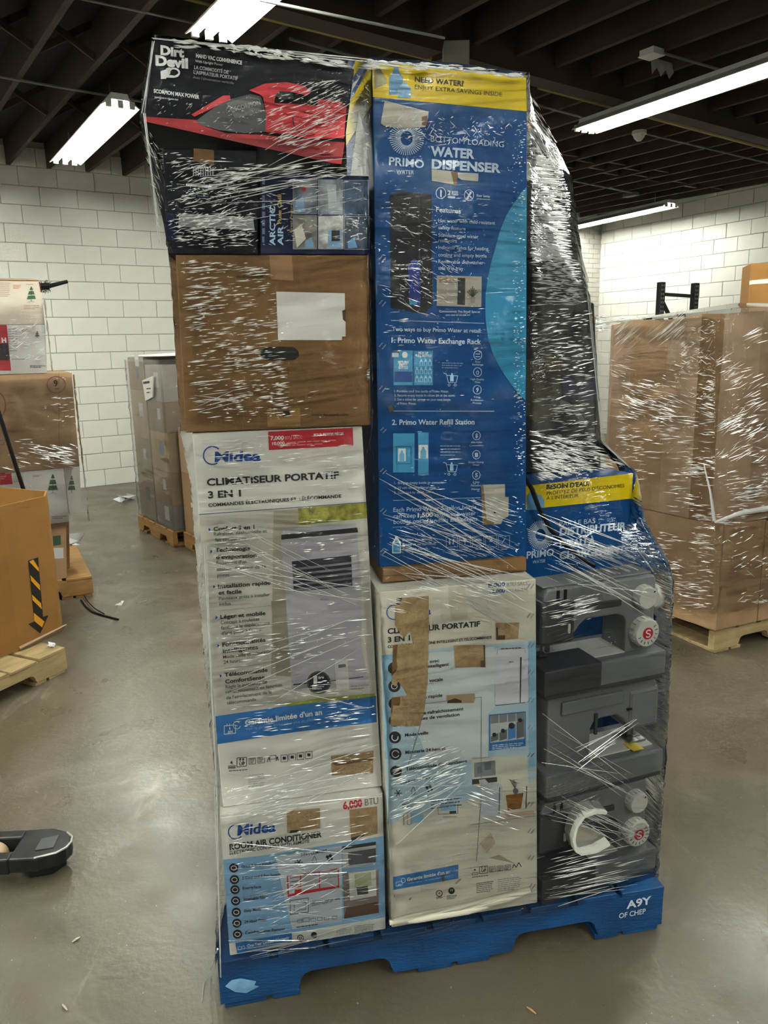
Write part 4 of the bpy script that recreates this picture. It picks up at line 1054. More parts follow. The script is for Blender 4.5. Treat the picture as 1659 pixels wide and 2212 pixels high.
cart(782, 1210); f.bars(768, 1118, 955, 3, 20, 8, K('#6f8bb0'), .02)
for x, y in ((1075, 1055), (1073, 1200), (1070, 1350)): f.ring(x, y, 37, 40, 5, TW, 'icon', 3)
f.t('9', (1060, 1370), (1080, 1371), 38, TW, .03); f.line([(1055, 1045), (1095, 1045)], 6, TW, 'icon'); f.line([(1055, 1068), (1095, 1068)], 6, TW, 'icon'); f.ring(1073, 1205, 12, 18, 5, TW, 'icon', 3, 12)
for tx, x0, y0, x1 in (('Easy', 1053, 1118, 1097), ('Exchange', 1028, 1142, 1120), ('High-Quality', 1010, 1268, 1130), ('Water', 1045, 1292, 1100), ('9-Step', 1040, 1420, 1098), ('Purification', 1015, 1446, 1120), ('Process', 1032, 1470, 1104)): f.t(tx, (x0, y0), (x1, y0 + 2), 17, TW, .008)
for i, (tx, x1) in enumerate((('1. Purchase your first bottle of Primo Water.', 828), ('2. Recycle empty bottle in return bin at the store.', 880), ('3. Get a ticket for savings on your next bottle', 842), ('of Primo Water.', 552))):
    f.t(tx, (362 if i < 3 else 385, 1372 + i * 35), (x1, 1374 + i * 35), 21, TW, .006)
f.line([(345, 1532), (1215, 1534)], 5, TW, 'print', 3); f.q([(300, 1490), (340, 1480), (360, 1530), (325, 1545)], K('#574a38'), 'torn_patch', 5)
f.t('2. Primo Water Refill Station', (342, 1650), (1046, 1645), 46, PALE, .022)
for y in (240, 620, 985, 1350): f.line([(232, y), (262, y - 35)], 8, GRY, 'staple', 4); f.line([(258, y + 20), (290, y - 20)], 8, GRY, 'staple', 4)
f.z(760, 880, 3.95)
f.rect(352, 222, 535, 555, SKY, 'refill_diagram', 3); f.rect(565, 215, 655, 580, SKY, 'refill_diagram', 3); f.frame(380, 335, 505, 480, 5, K('#1d4f86'), 'refill_diagram', 4); f.rect(395, 350, 460, 460, WHT, 'refill_diagram', 5); bottle(427, 458, 44, 90, K('#6ba9c9'), 6); f.rect(570, 320, 650, 435, WHT, 'refill_diagram', 5); bottle(610, 433, 50, 95, K('#6ba9c9'), 6); f.rect(475, 360, 498, 420, K('#5aa4c8'), 'refill_diagram', 5)
cart(780, 470); f.bars(755, 325, 930, 4, 26, 9, K('#6f8bb0'), 0, seed=3)
for x, y, tx in ((1064, 240, '$'), (1063, 404, ''), (1062, 577, '5')):
    f.ring(x, y, 35, 39, 5, TW, 'icon', 3)
    if tx: f.t(tx, (x - 11, y + 18), (x + 11, y + 18), 36, TW, .03)
f.rect(1050, 388, 1076, 424, TW, 'icon', 3)
for tx, x0, y0, x1 in (('Affordable', 1015, 307, 1112), ('Convenience', 1003, 332, 1122), ('Great-Tasting', 995, 476, 1124), ('Water', 1032, 500, 1088), ('5-Step', 1032, 646, 1088), ('Filtration', 1015, 675, 1098), ('Process', 1022, 706, 1092)): f.t(tx, (x0, y0), (x1, y0 - 2), 17, TW, .006)
for i, (tx, x1) in enumerate((('1.  Bring an empty bottle or container.', 790), ('2.  Fill with refreshing filtered water.', 722), ('3.  Come back for more!', 612))): f.t(tx, (362, 655 + i * 42), (x1, 650 + i * 42), 22, TW, .006)
f.line([(350, 795), (1100, 770)], 4, TW, 'print', 3)
f.t('Each Primo Water 5-gallon bottle', (354, 892), (1062, 866), 38, TW, .006); f.t('can keep', (354, 945), (545, 938), 36, TW, .006); f.t('1,500', (562, 938), (692, 932), 38, WHT, .03); f.t('single-use water', (706, 932), (1058, 918), 36, TW, .006); f.t('bottles out of landfills and oceans.', (356, 994), (1082, 966), 36, TW, .006); f.bars(350, 1020, 1080, 1, 10, 6, K('#5f7ea8'), -.05)
f.q([(1105, 660), (1307, 655), (1308, 762), (1338, 765), (1336, 930), (1290, 950), (1275, 995), (1115, 1003)], mat('torn_white', '#b9b4a8'), 'torn_patch', 5); f.q([(1103, 660), (1122, 660), (1150, 960), (1215, 985), (1215, 997), (1115, 1003)], K('#8d7350'), 'torn_patch', 6); f.disc(1219, 898, 8, 8, K('#15130f'), 'torn_patch', 7, 10)
bottle(382, 1245, 74, 145, WHT, 3); bottle(382, 1238, 60, 110, SKY, 4)
for i, (a_, b_, x1) in enumerate((('Protect', 'our planet.', 690), ('Preserve', 'our environment.', 720), ('Promote', 'change.', 655))):
    y = 1142 + i * 40; x = (528, 548, 552)[i]; f.t(a_, (433, y), (x, y - 4), 25, PALE, .025); f.t(b_, (x + 12, y - 4), (x1, y - 9), 24, TW, .004)
for i, x in enumerate((806, 918, 1030, 1140, 1250)): f.frame(x, 1100, x + 96, 1195, 3, TW, 'handling_icon', 3, -.06); f.bars(x + 25, 1206, x + 75, 1, 8, 7, TW, 0, 'handling_icon')
f.t('2', (1172, 1145), (1200, 1144), 42, TW, .02); f.q([(950, 1120), (980, 1120), (974, 1150), (956, 1150)], TW, 'handling_icon', 4); f.line([(965, 1150), (965, 1175)], 5, TW, 'handling_icon'); f.disc(1078, 1140, 32, 22, TW, 'handling_icon', 4, 12, math.pi, 2 * math.pi); f.line([(835, 1170), (835, 1125)], 10, TW, 'handling_icon'); f.line([(865, 1170), (865, 1125)], 10, TW, 'handling_icon'); f.line([(1280, 1160), (1310, 1115)], 6, TW, 'handling_icon')
for y in (200, 550, 890, 1235): f.line([(242, y), (272, y - 30)], 7, GRY, 'staple', 4); f.line([(264, y + 18), (296, y - 15)], 7, GRY, 'staple', 4)

# --- second blue water dispenser carton, behind the sewing machines
ZP2 = 1.25
a0 = fl(1137, 1049, ZP2); a1 = fl(1367, 1022, ZP2)
e_ = (a1 - a0) / np.linalg.norm(a1 - a0); a0 = a1 - e_ * .40
nrm = np.array([-e_[1], e_[0], 0])
a0b, a1b = a0.copy(), a1.copy(); a0b[2] = a1b[2] = PZ
o, f, q_, d_ = carton('water_dispenser_carton', [a0, a1, a1b, a0b], .36, BCARD, 'dark blue water dispenser carton with a yellow band, standing behind the sewing machines', dvec=nrm)
f.z(1100, 980, 4.608)
f.q([(60, 290), (145, 280), (560, 232), (1240, 178), (1240, 445), (700, 500), (145, 560), (60, 570)], YEL, 'yellow_band', 1)
f.t('BESOIN D’EAU?'.replace('’', "'"), (370, 355), (800, 318), 46, K('#1a1a16'), .035); f.t("PROFITEZ DE PLUS D'ÉCONOMIES", (372, 415), (1145, 332), 38, K('#26261c'), 0); f.t("À L'INTÉRIEUR", (370, 460), (690, 432), 36, K('#26261c'), 0)
bottle(235, 560, 120, 215, K('#4f86b3')); bottle(305, 540, 90, 130, K('#6fa0c8'), 4)
cx, cy = 312, 812
for i in range(46):
    a = 2 * math.pi * i / 46
    f.line([(cx + 50 * math.cos(a), cy + 62 * math.sin(a)), (cx + 128 * math.cos(a), cy + 146 * math.sin(a))], 7, TW, 'logo', 3)
f.t('PRIMO', (172, 1045), (442, 1012), 72, TW, .02); f.t('WATER', (232, 1095), (360, 1082), 34, TW, 0)
f.t('PAR LE BAS', (498, 725), (855, 690), 50, TW, 0); f.t('DISTRIBUTEUR', (500, 815), (1160, 752), 76, TW, .04); f.t("D'EAU À", (500, 940), (855, 905), 76, TW, .04); f.t('CHARGEMENT', (498, 1050), (1150, 985), 76, TW, .04)
P2o = o

# --- dark cartons on top of it, set back
def back_box(x0, x1, yt, yb, vf, depth, name, material, label, ztop, zbot, xt=None):
    tl = S(x0, yt, vf); tr = S(xt or x1, yt, vf); br = S(x1, yb, vf); bl = S(x0, yb, vf)
    for p in (tl, tr): p[2] = ztop
    for p in (br, bl): p[2] = zbot
    return carton(name, [sw(*tl), sw(*tr), sw(*br), sw(*bl)], depth, material, label, dvec=SV, bevel=.004)
o, f, q_, d_ = back_box(1085, 1300, 655, 985, .42, .34, 'dark_carton', mat('charcoal_card', '#15161c', .45, noise=(4, .15, 3)), 'charcoal carton with faded blue and olive print, standing on the second blue carton', 1.735, ZP2 + .004, 1284)
f.z(1100, 560, 4.424)
f.q([(150, 960), (480, 900), (500, 1300), (480, 1480), (250, 1560), (150, 1480)], K('#3a3420'), 'print', 2); f.q([(360, 940), (480, 925), (490, 1060), (365, 1075)], K('#57491f'), 'print', 3)
f.q([(500, 1120), (830, 1150), (850, 1330), (700, 1340), (520, 1330)], K('#22284e'), 'print', 2)
f.ring(420, 1680, 330, 345, 50, K('#6a6d75'), 'print', 3, 20, -1.35, -.35); f.disc(470, 1690, 35, 20, K('#9a9aa0'), 'print', 3)
f.line([(835, 900), (860, 1600)], 14, K('#3d4148'), 'print', 3)
o, f, q_, d_ = back_box(1085, 1254, 560, 648, .40, .32, 'black_carton', mat('black_board', '#0e0f13', .3), 'black carton lying on the charcoal carton beside the tall blue carton', 1.85, 1.739, 1241)
o, f, q_, d_ = back_box(1085, 1226, 350, 558, .42, .30, 'grey_carton', mat('dark_grey_board', '#1c1d21', .45, noise=(6, .2, 3)), 'dark grey carton under crumpled film, topmost behind the tall blue carton', 2.06, 1.854, 1212)

# --- sewing machines
def sewing_machine(corner_u, corner_v, z, yaw, label, turned=False, L=.372, tray=True):
    """origin at the right-hand front bottom corner; local x runs back along the front to -L"""
    P = sw(corner_u, corner_v, z)
    r = empty('sewing_machine', P, _a + yaw); tag(r, label, 'sewing machine', 'stacked grey sewing machines')
    W, HB, H_ = .17, .080, .285
    def X(x): return -L + x if not turned else -x          # x measured from the needle end
    def bx(x0, x1, y0, y1, z0, z1):
        a, b = sorted((X(x0), X(x1)))
        if turned: y0, y1 = W - y1, W - y0
        return MB().box(a, b, y0, y1, z0, z1)
    def pr(prof, y0, y1):                                  # profile in x,z swept in y
        if turned: y0, y1 = W - y1, W - y0
        return MB().prism([(X(x), y0, zz) for x, zz in prof], (0, y1 - y0, 0))
    bx(0.0, L, 0, W, .012, HB).build('base', GREYP, r, bevel=.006)
    bx(0.004, L - .004, .003, W - .003, 0, .012).build('base_foot', GREYD, r, bevel=.002, seg=1)
    # column and arm: one C-shaped casting
    pw = .155 if turned else .112
    prof = [(L - pw, HB - .004), (L - .022, HB - .004), (L - .022, H_ - .012), (L - .03, H_), (.02, H_), (.008, H_ - .02), (.008, .155), (.10, .155), (.118, .178), (.135, .19), (L - pw - .03, .19), (L - pw - .01, .182), (L - pw, .165)]
    pr(prof, .03, W - .035).build('arm', GREYP, r, bevel=.006)
    bx(.0, .098, .022, W - .03, .138, H_ - .03).build('head_cover', GREYD if not turned else GREYP, r, bevel=.010)
    bx(.01, L - .03, .04, W - .05, H_, H_ + .006).build('top_lid', GREYP, r, bevel=.003)
    bx(.045, .052, .026, .034, .15, H_ - .005).build('thread_slot', BLK, r); bx(.066, .073, .026, .034, .15, H_ - .005).build('thread_slot', BLK, r)
    MB().tube([(X(.038), .085, .14), (X(.038), .085, .118), (X(.038), .085, .09)], [.006, .005, .0025], 8).build('needle_bar', STEEL, r)
    bx(.025, .05, .07, .10, .088, .093).build('presser_foot', STEEL, r, bevel=.001, seg=1); bx(.052, .062, .08, .09, .093, .15).build('presser_bar', STEEL, r)
    bx(.015, L - pw, .03, W - .03, HB, HB + .003).build('needle_plate', LGREY, r)
    if tray:
        bx(-.004, .165, -.006, .10, .014, HB + .004).build('accessory_tray', GREYD, r, bevel=.004)
    if not turned:
        yf = .03
        for nm, xx, zz, rad in (('pattern_dial', L - .062, .135, .040), ('length_dial', L - .066, .232, .031)):
            d = MB().tube([(X(xx), yf, zz), (X(xx), yf - .022, zz), (X(xx), yf - .026, zz)], [rad, rad * .97, rad * .88], 28).build(nm, LGREY, r, smooth=True)
            if nm == 'pattern_dial':
                MB().tube([(X(xx), yf - .0255, zz), (X(xx), yf - .0275, zz)], rad * .40, 20).build('red_badge', RED, d)
                for k in range(9):
                    t = math.radians(200 + k * 25); cx_, cz_ = math.cos(t), math.sin(t)
                    MB().bar((X(xx) + cx_ * rad * .58, yf - .0268, zz + cz_ * rad * .58), (X(xx) + cx_ * rad * .78, yf - .0268, zz + cz_ * rad * .78), .0014, .001, (0, 1, 0)).build('tick', TXK, d)
                Fm = RotFace(d, P, _a + yaw, (X(xx), yf - .0282, zz)); Fm.S(rad * .26)
            else:
                MB().bar((X(xx) + .016, yf - .0268, zz + .014), (X(xx) + .020, yf - .0268, zz + .018), .003, .001, (0, 1, 0)).build('tick', TXK, d)
            for k in range(18):
                t = 2 * math.pi * k / 18
                MB().bar((X(xx) + math.cos(t) * rad, yf - .002, zz + math.sin(t) * rad), (X(xx) + math.cos(t) * rad, yf - .020, zz + math.sin(t) * rad), .002, .0016).build('grip_rib', LGREY, d)
        MB().tube([(-.022, .09, .20), (-.008, .09, .20), (-.002, .09, .20)], [.036, .036, .030], 24).build('hand_wheel', LGREY, r, smooth=True)
        bx(.135, .24, .024, .032, .215, .232).build('name_plate', GREYD, r, bevel=.002, seg=1)
        bx(.075, .082, .018, .030, .165, .19).build('lever', LGREY, r, bevel=.001, seg=1)
    else:
        bx(.12, L - .06, W - .036, W - .026, .225, .262).build('carry_handle', GREYP, r, bevel=.004)
        bx(.09, .105, W - .034, W - .028, .20, .205).build('vent_slot', BLK, r); bx(.20, .208, W - .034, W - .028, .15, .21).build('seam', GREYD, r)
        bx(.02, .075, .06, .12, HB + .003, HB + .010).build('feed_plate', STEEL, r, bevel=.001, seg=1)
        bx(.055, .09, .11, .155, HB + .003, HB + .0045).build('warning_label', mat('warning_yellow', '#d9c348', .5), r)
    return r


class RotFace:
    """the S badge of a dial, in the machine's own axes"""
    def __init__(s, root, P, rz, c): s.root, s.c = root, c
    def S(s, h):
        pts = [(.42, .30), (.20, .46), (-.20, .46), (-.42, .28), (-.30, .08), (.28, -.08), (.42, -.28), (.20, -.46), (-.20, -.46), (-.42, -.30)]
        mb = MB()
        for (x0, z0), (x1, z1) in zip(pts, pts[1:]):
            mb.bar((s.c[0] + x0 * h * 1.5, s.c[1], s.c[2] + z0 * h * 2), (s.c[0] + x1 * h * 1.5, s.c[1], s.c[2] + z1 * h * 2), h * .30, .0008, (0, 1, 0))
        mb.build('badge_letter', WHT, s.root)


YW = math.radians(8.5)
sewing_machine(1.224, .052, PZ, YW, 'grey sewing machine standing on the pallet, lowest of three, white guard before it')
sewing_machine(1.226, .052, .452, YW, 'grey sewing machine turned back to front, middle of the three', turned=True, tray=False)
sewing_machine(1.216, .052, .742, YW, 'grey sewing machine with two pale dials, topmost of the three')
# white plastic ring resting before the lowest machine
pts = [S(1311, 1757, .0), S(1290, 1755, -.01), S(1262, 1765, -.02), S(1246, 1788, -.025), S(1240, 1815, -.03), S(1245, 1838, -.03), S(1258, 1846, -.03), S(1290, 1840, -.025), S(1318, 1824, -.02)]
rg = empty('white_plastic_guard', sw(*pts[5])); tag(rg, 'curved white plastic guard wedged in front of the lowest sewing machine', 'plastic part')
base = np.array(rg.location)
outer = [sw(*p) for p in pts]
mb = MB(); n_ = len(outer)
inner = [p + np.array([0, 0, 0]) for p in outer]
for p0, p1 in zip(outer, outer[1:]):
    a, b = p0 - base, p1 - base
    mb.add([a, b, b + SV * .05, a + SV * .05], [(0, 1, 2, 3)])
w_ = mb.build('shell', LGREY, rg); md = w_.modifiers.new('t', 'SOLIDIFY'); md.thickness = .008; md.offset = 0
c0 = [p - base + SV * .045 for p in outer[3:]]
MB().prism(c0, SV * .004).build('back_web', mat('cream_plastic', '#b9b3a4', .45), rg)
# power cord hanging in front of the second blue carton
cd = [fl(1131, 1025, 1.29)] + [pl(x, y, a1 - nrm * k, nrm) for x, y, k in ((1148, 1055, .03), (1165, 1100, .03), (1190, 1145, .03), (1222, 1178, .035), (1255, 1207, .04), (1285, 1222, .05))]
cd[0] = pl(1128, 1020, a1 - nrm * .03, nrm)
o = MB().tube(cd, .0065, 8).build('power_cord', BLK, None, smooth=True, origin=cd[-1]); tag(o, 'black power cord hanging down over the blue carton behind the sewing machines', 'cord')


# =================================================================== STRETCH FILM
def sheet_from_rings(name, rings, material, closed=False, seg=26, dz=.02, noise=.003, seed=1, root=None, origin=None, cap=None):
    """rings: [(z, [points uv])] in world xy; lofted with smooth interpolation; uv in metres"""
    rd = np.random.RandomState(seed)
    zs = [r[0] for r in rings]; n = len(rings[0][1])
    Z = np.arange(zs[0], zs[-1] + 1e-6, dz)
    V = []; UVs = []; cols = None
    segs = []
    for z in Z:
        k = max(i for i in range(len(zs)) if zs[i] <= z + 1e-9); k2 = min(k + 1, len(zs) - 1)
        t = 0 if k == k2 else (z - zs[k]) / (zs[k2] - zs[k])
        pts = [np.array(rings[k][1][i]) * (1 - t) + np.array(rings[k2][1][i]) * t for i in range(n)]
        row = []; u = 0.0
        for a, b in zip(pts, pts[1:] + ([pts[0]] if closed else [])):
            for s_ in range(seg):
                row.append(a + (b - a) * s_ / seg)
        if not closed: row.append(pts[-1])
        V.append(row)
    R, Cn = len(V), len(V[0])
    A = np.zeros((R, Cn, 3))
    for i in range(R):
        for j in range(Cn):
            A[i, j, :2] = V[i][j][:2]; A[i, j, 2] = Z[i]
    # wrinkling: smooth random offsets, longer along the sheet than across it
    g = rd.randn(R, Cn)
    for _ in range(3): g = (np.roll(g, 1, 1) + g + np.roll(g, -1, 1)) / 3
    g[:, 0] = g[:, -1] = 0
    dx = np.gradient(A[:, :, 0], axis=1); dy = np.gradient(A[:, :, 1], axis=1); L = np.sqrt(dx ** 2 + dy ** 2) + 1e-9
    A[:, :, 0] += dy / L * g * noise; A[:, :, 1] += -dx / L * g * noise
    me = bpy.data.meshes.new(name)
    vs_ = A.reshape(-1, 3)
    if origin is not None: vs_ = vs_ - np.asarray(origin)
    fs_ = []; 
    for i in range(R - 1):
        for j in range(Cn - 1 + (1 if closed else 0)):
            fs_.append((i * Cn + j, i * Cn + (j + 1) % Cn, (i + 1) * Cn + (j + 1) % Cn, (i + 1) * Cn + j))
    me.from_pydata(vs_.tolist(), [], fs_); me.update()
    S_ = np.concatenate([np.zeros((R, 1)), np.cumsum(np.sqrt((np.diff(A, axis=1) ** 2).sum(2)), axis=1)], axis=1)
    uvl = me.uv_layers.new(name='UVMap')
    for lp in me.loops:
        i, j = divmod(lp.vertex_index, Cn); uvl.data[lp.index].uv = (float(S_[i, j]), float(A[i, j, 2]))
    for p in me.polygons: p.use_smooth = True
    me.materials.append(material)
    o = bpy.data.objects.new(name, me); C.objects.link(o)
    if root is not None: o.parent = root
    elif origin is not None: o.location = [float(c) for c in origin]
    return o


def U(u, v): return (SA + SU * u + SV * v)[:2]


#        z     back-left  FL            J1            J2            J3            R1            R2           back-right
RT = [(.13, (.06, .45), (-.006, -.012), (.44, -.012), (.448, -.018), (.862, -.022), (1.228, .042), (1.215, .24), (1.12, .5)),
      (.48, (.06, .45), (.022, .000), (.44, .000), (.448, -.014), (.862, -.020), (1.228, .042), (1.215, .24), (1.12, .55)),
      (.535, (.06, .45), (.024, .002), (.44, .004), (.448, -.014), (.862, -.020), (1.228, .042), (1.215, .24), (1.12, .55)),
      (.62, (.06, .45), (.026, .033), (.436, .033), (.446, -.014), (.862, -.020), (1.228, .042), (1.215, .24), (1.12, .55)),
      (.75, (.06, .45), (.022, .034), (.43, .034), (.444, -.014), (.856, -.018), (1.226, .044), (1.21, .24), (1.12, .55)),
      (1.02, (.06, .45), (.02, .034), (.418, .034), (.430, -.014), (.842, -.016), (1.218, .044), (1.20, .25), (1.12, .55)),
      (1.06, (.06, .45), (.02, .034), (.416, .034), (.428, -.010), (.836, -.014), (1.215, .060), (1.22, .29), (1.12, .55)),
      (1.13, (.06, .45), (.02, .034), (.416, .036), (.432, .040), (.822, .046), (1.245, .24), (1.255, .36), (1.12, .55)),
      (1.255, (.06, .45), (.02, .034), (.412, .036), (.434, .058), (.822, .060), (1.268, .34), (1.26, .44), (1.12, .55)),
      (1.34, (.06, .45), (.02, .034), (.41, .036), (.434, .058), (.822, .060), (1.18, .40), (1.21, .46), (1.20, .85)),
      (1.46, (.06, .45), (.008, .026), (.425, .028), (.436, .058), (.818, .060), (1.168, .40), (1.20, .46), (1.19, .85)),
      (1.73, (.06, .45), (.012, .026), (.428, .028), (.438, .058), (.815, .060), (1.135, .40), (1.165, .46), (1.15, .85)),
      (1.82, (.06, .45), (.012, .026), (.428, .030), (.440, .058), (.812, .060), (1.10, .385), (1.13, .46), (1.12, .8)),
      (1.90, (.02, .6), (.004, .034), (.428, .036), (.440, .058), (.810, .060), (1.085, .38), (1.11, .46), (1.08, .7)),
      (2.06, (.04, .5), (-.026, .022), (.425, .036), (.442, .058), (.806, .060), (1.055, .38), (1.06, .46), (1.03, .6)),
      (2.14, (.05, .4), (-.012, .022), (.425, .030), (.442, .058), (.802, .058), (.985, .34), (.99, .42), (.95, .5)),
      (2.215, (.06, .34), (.012, .024), (.42, .030), (.442, .056), (.80, .056), (.855, .28), (.88, .36), (.8, .42))]
rings = [(r[0], [U(*p) for p in r[1:]]) for r in RT]
film = sheet_from_rings('stretch_film', rings, FILM, seg=22, dz=.0125, noise=.0025, origin=SA)
tag(film, 'clear shiny stretch film wound around the tall stack on the blue pallet', 'stretch film')
# film lying over the top of the stack
tp = [S(333, 82, .03), S(560, 108, .03), S(768, 138, .05), S(803, 130, .065), S(980, 142, .065), S(1139, 163, .065)]
top = MB(); front = [sw(*p) + UP * .006 for p in tp]; back = [p + SV * (.33 if i < 3 else .36) + UP * (.012 if i % 2 else .0) for i, p in enumerate(front)]
vs_ = []; fs_ = []
for i in range(5):
    k = len(vs_); vs_ += [front[i], front[i + 1], back[i + 1], back[i]]; fs_.append((k, k + 1, k + 2, k + 3))
top.add([v - SA for v in vs_], fs_)
o = top.build('top_sheet', FILM2, film)


def pleats(acc, poly, n, off, lmin, lmax, slope, seed, wmin=.0004, wmax=.0013, slj=.035):
    """short ridges of gathered film, whitened to stand for glints, inside a pixel polygon; off: v of the plane (number) or function of x,y"""
    rd = random.Random(seed)
    xs = [p[0] for p in poly]; ys = [p[1] for p in poly]
    def inside(x, y):
        c = False; j = len(poly) - 1
        for i in range(len(poly)):
            if (poly[i][1] > y) != (poly[j][1] > y) and x < (poly[j][0] - poly[i][0]) * (y - poly[i][1]) / (poly[j][1] - poly[i][1]) + poly[i][0]: c = not c
            j = i
        return c
    k = 0; tries = 0
    centers = [(rd.uniform(min(xs), max(xs)), rd.uniform(min(ys), max(ys))) for _ in range(max(3, n // 14))]
    while k < n and tries < n * 30:
        tries += 1
        c = rd.choice(centers)
        x = c[0] + rd.gauss(0, 26); y = c[1] + rd.gauss(0, 20)
        if rd.random() < .3: x, y = rd.uniform(min(xs), max(xs)), rd.uniform(min(ys), max(ys))
        if not inside(x, y): continue
        L = rd.uniform(lmin, lmax) * rd.uniform(.4, 1); sl = slope + rd.gauss(0, slj)
        x1, y1 = x + L, y + L * sl
        if not inside(x1, y1): continue
        v0 = off(x, y) if callable(off) else off; v1 = off(x1, y1) if callable(off) else off
        a = sw(*S(x, y, v0)); b = sw(*S(x1, y1, v1)); mid = a * .5 + b * .5
        wd = rd.uniform(wmin, wmax); tilt = rd.uniform(.3, 1.6)
        acc.add([a - SA, b - SA, mid + UP * wd - SA, mid - UP * wd - SA, mid - SV * wd * tilt + UP * wd * rd.uniform(-.6, .6) - SA], [(0, 4, 2), (4, 1, 2), (0, 3, 4), (3, 1, 4)])
        k += 1


PL = MB()
pleats(PL, [(385, 560), (590, 570), (640, 900), (405, 905)], 520, .022, 8, 50, -.10, 11, slj=.025)
pleats(PL, [(560, 760), (770, 860), (780, 905), (420, 915)], 60, .022, 8, 30, -.10, 12)
pleats(PL, [(425, 950), (775, 930), (790, 1090), (440, 1100)], 130, .028, 10, 60, -.08, 13, wmax=.0011)
pleats(PL, [(445, 1110), (795, 1100), (815, 1500), (470, 1510)], 230, .028, 8, 50, -.10, 14)
pleats(PL, [(470, 1520), (815, 1500), (822, 1690), (490, 1715)], 130, .028, 10, 50, -.10, 15)
pleats(PL, [(480, 1700), (822, 1690), (825, 1960), (500, 2040)], 190, -.004, 10, 60, -.17, 16, wmax=.001)
pleats(PL, [(485, 1690), (640, 1690), (640, 1760), (485, 1765)], 90, -.002, 8, 60, -.25, 17)
pleats(PL, [(352, 315), (560, 380), (560, 532), (365, 530)], 300, .022, 5, 38, -.25, 18, slj=.25)
pleats(PL, [(365, 455), (560, 460), (560, 535), (370, 535)], 170, .022, 6, 40, -.05, 19)
pleats(PL, [(560, 390), (795, 390), (795, 530), (562, 530)], 110, .024, 5, 26, -.1, 20, slj=.3, wmax=.0009)
pleats(PL, [(580, 180), (755, 170), (735, 345), (560, 300)], 220, .012, 6, 46, -.35, 21, slj=.1)
pleats(PL, [(330, 200), (600, 240), (600, 320), (315, 270)], 70, .012, 4, 20, -.5, 22, slj=.5, wmax=.001)
pleats(PL, [(415, 345), (760, 350), (790, 400), (420, 430)], 110, .012, 14, 90, -.12, 23, slj=.12)
pleats(PL, [(820, 230), (1130, 245), (1130, 320), (830, 300)], 130, .052, 4, 20, .05, 24, slj=.8)
pleats(PL, [(815, 440), (950, 440), (1010, 600), (960, 720), (815, 640)], 150, .052, 5, 34, .35, 25, slj=.3, wmax=.001)
pleats(PL, [(810, 1110), (1120, 1060), (1125, 1205), (825, 1215)], 120, .052, 14, 70, .33, 26, slj=.1)
pleats(PL, [(1105, 260), (1138, 260), (1136, 1190), (1110, 1190)], 260, .052, 3, 12, -.02, 27)
pleats(PL, [(812, 300), (1130, 320), (1130, 1190), (825, 1190)], 110, .052, 6, 26, -.04, 28, wmax=.0009)
pleats(PL, [(840, 1640), (1010, 1600), (1010, 1720), (840, 1770)], 130, -.022, 10, 60, -.33, 29, slj=.05)
pleats(PL, [(830, 1270), (1155, 1250), (1155, 1300), (830, 1330)], 50, -.022, 14, 60, .22, 30, slj=.05)
pleats(PL, [(1000, 1690), (1150, 1700), (1150, 1820), (1000, 1760)], 40, -.022, 10, 50, .33, 31, slj=.05)
offr = lambda x, y: .055 + max(0, x - 1139) / 110 * .28
pleats(PL, [(1142, 300), (1222, 370), (1240, 560), (1142, 560)], 620, offr, 12, 75, .10, 32, slj=.06, wmin=.0008, wmax=.0022)
pleats(PL, [(1142, 200), (1160, 220), (1222, 345), (1222, 380), (1142, 330)], 90, offr, 8, 40, 1.4, 33, slj=.3, wmin=.0008, wmax=.002)
pleats(PL, [(1142, 540), (1255, 560), (1265, 660), (1142, 660)], 300, offr, 8, 50, .02, 34, slj=.08, wmin=.0006, wmax=.0016)
pleats(PL, [(1142, 660), (1280, 670), (1298, 960), (1142, 960)], 330, lambda x, y: .055 + max(0, x - 1139) / 155 * .31, 8, 48, -.12, 35, slj=.12)
pleats(PL, [(1142, 930), (1300, 960), (1355, 1008), (1142, 1045)], 380, lambda x, y: .055 + max(0, x - 1139) / 210 * .25, 10, 60, .22, 36, slj=.14, wmin=.0006, wmax=.0016)
pleats(PL, [(1150, 1150), (1370, 1180), (1410, 1240), (1165, 1290)], 70, lambda x, y: .02 + max(0, x - 1160) / 250 * .10, 20, 90, .38, 37, slj=.06)
pleats(PL, [(1165, 1300), (1300, 1280), (1300, 1330), (1165, 1370)], 80, lambda x, y: -.02 + max(0, x - 1160) / 250 * .02, 14, 70, -.22, 38, slj=.05)
pleats(PL, [(1165, 1850), (1400, 1840), (1400, 1900), (1165, 1950)], 60, lambda x, y: -.03 + max(0, x - 1160) / 250 * .03, 20, 100, -.24, 39, slj=.04)
pleats(PL, [(333, 80), (560, 100), (770, 138), (770, 150), (560, 122), (336, 98)], 120, .022, 12, 60, .13, 61, wmin=.0008, wmax=.0028)
pleats(PL, [(770, 128), (980, 138), (1140, 160), (1140, 172), (980, 152), (770, 150)], 110, .05, 12, 60, .09, 62, wmin=.0008, wmax=.0028)
pleats(PL, [(300, 250), (345, 310), (360, 540), (338, 520)], 70, .0, 8, 30, 3.0, 63, slj=1.2)
pleats(PL, [(766, 160), (803, 150), (803, 380), (740, 380)], 90, .04, 6, 24, .2, 64, slj=.6)
o = PL.build('pleat_glint', PLEAT, film); tag(o, kind='stuff')

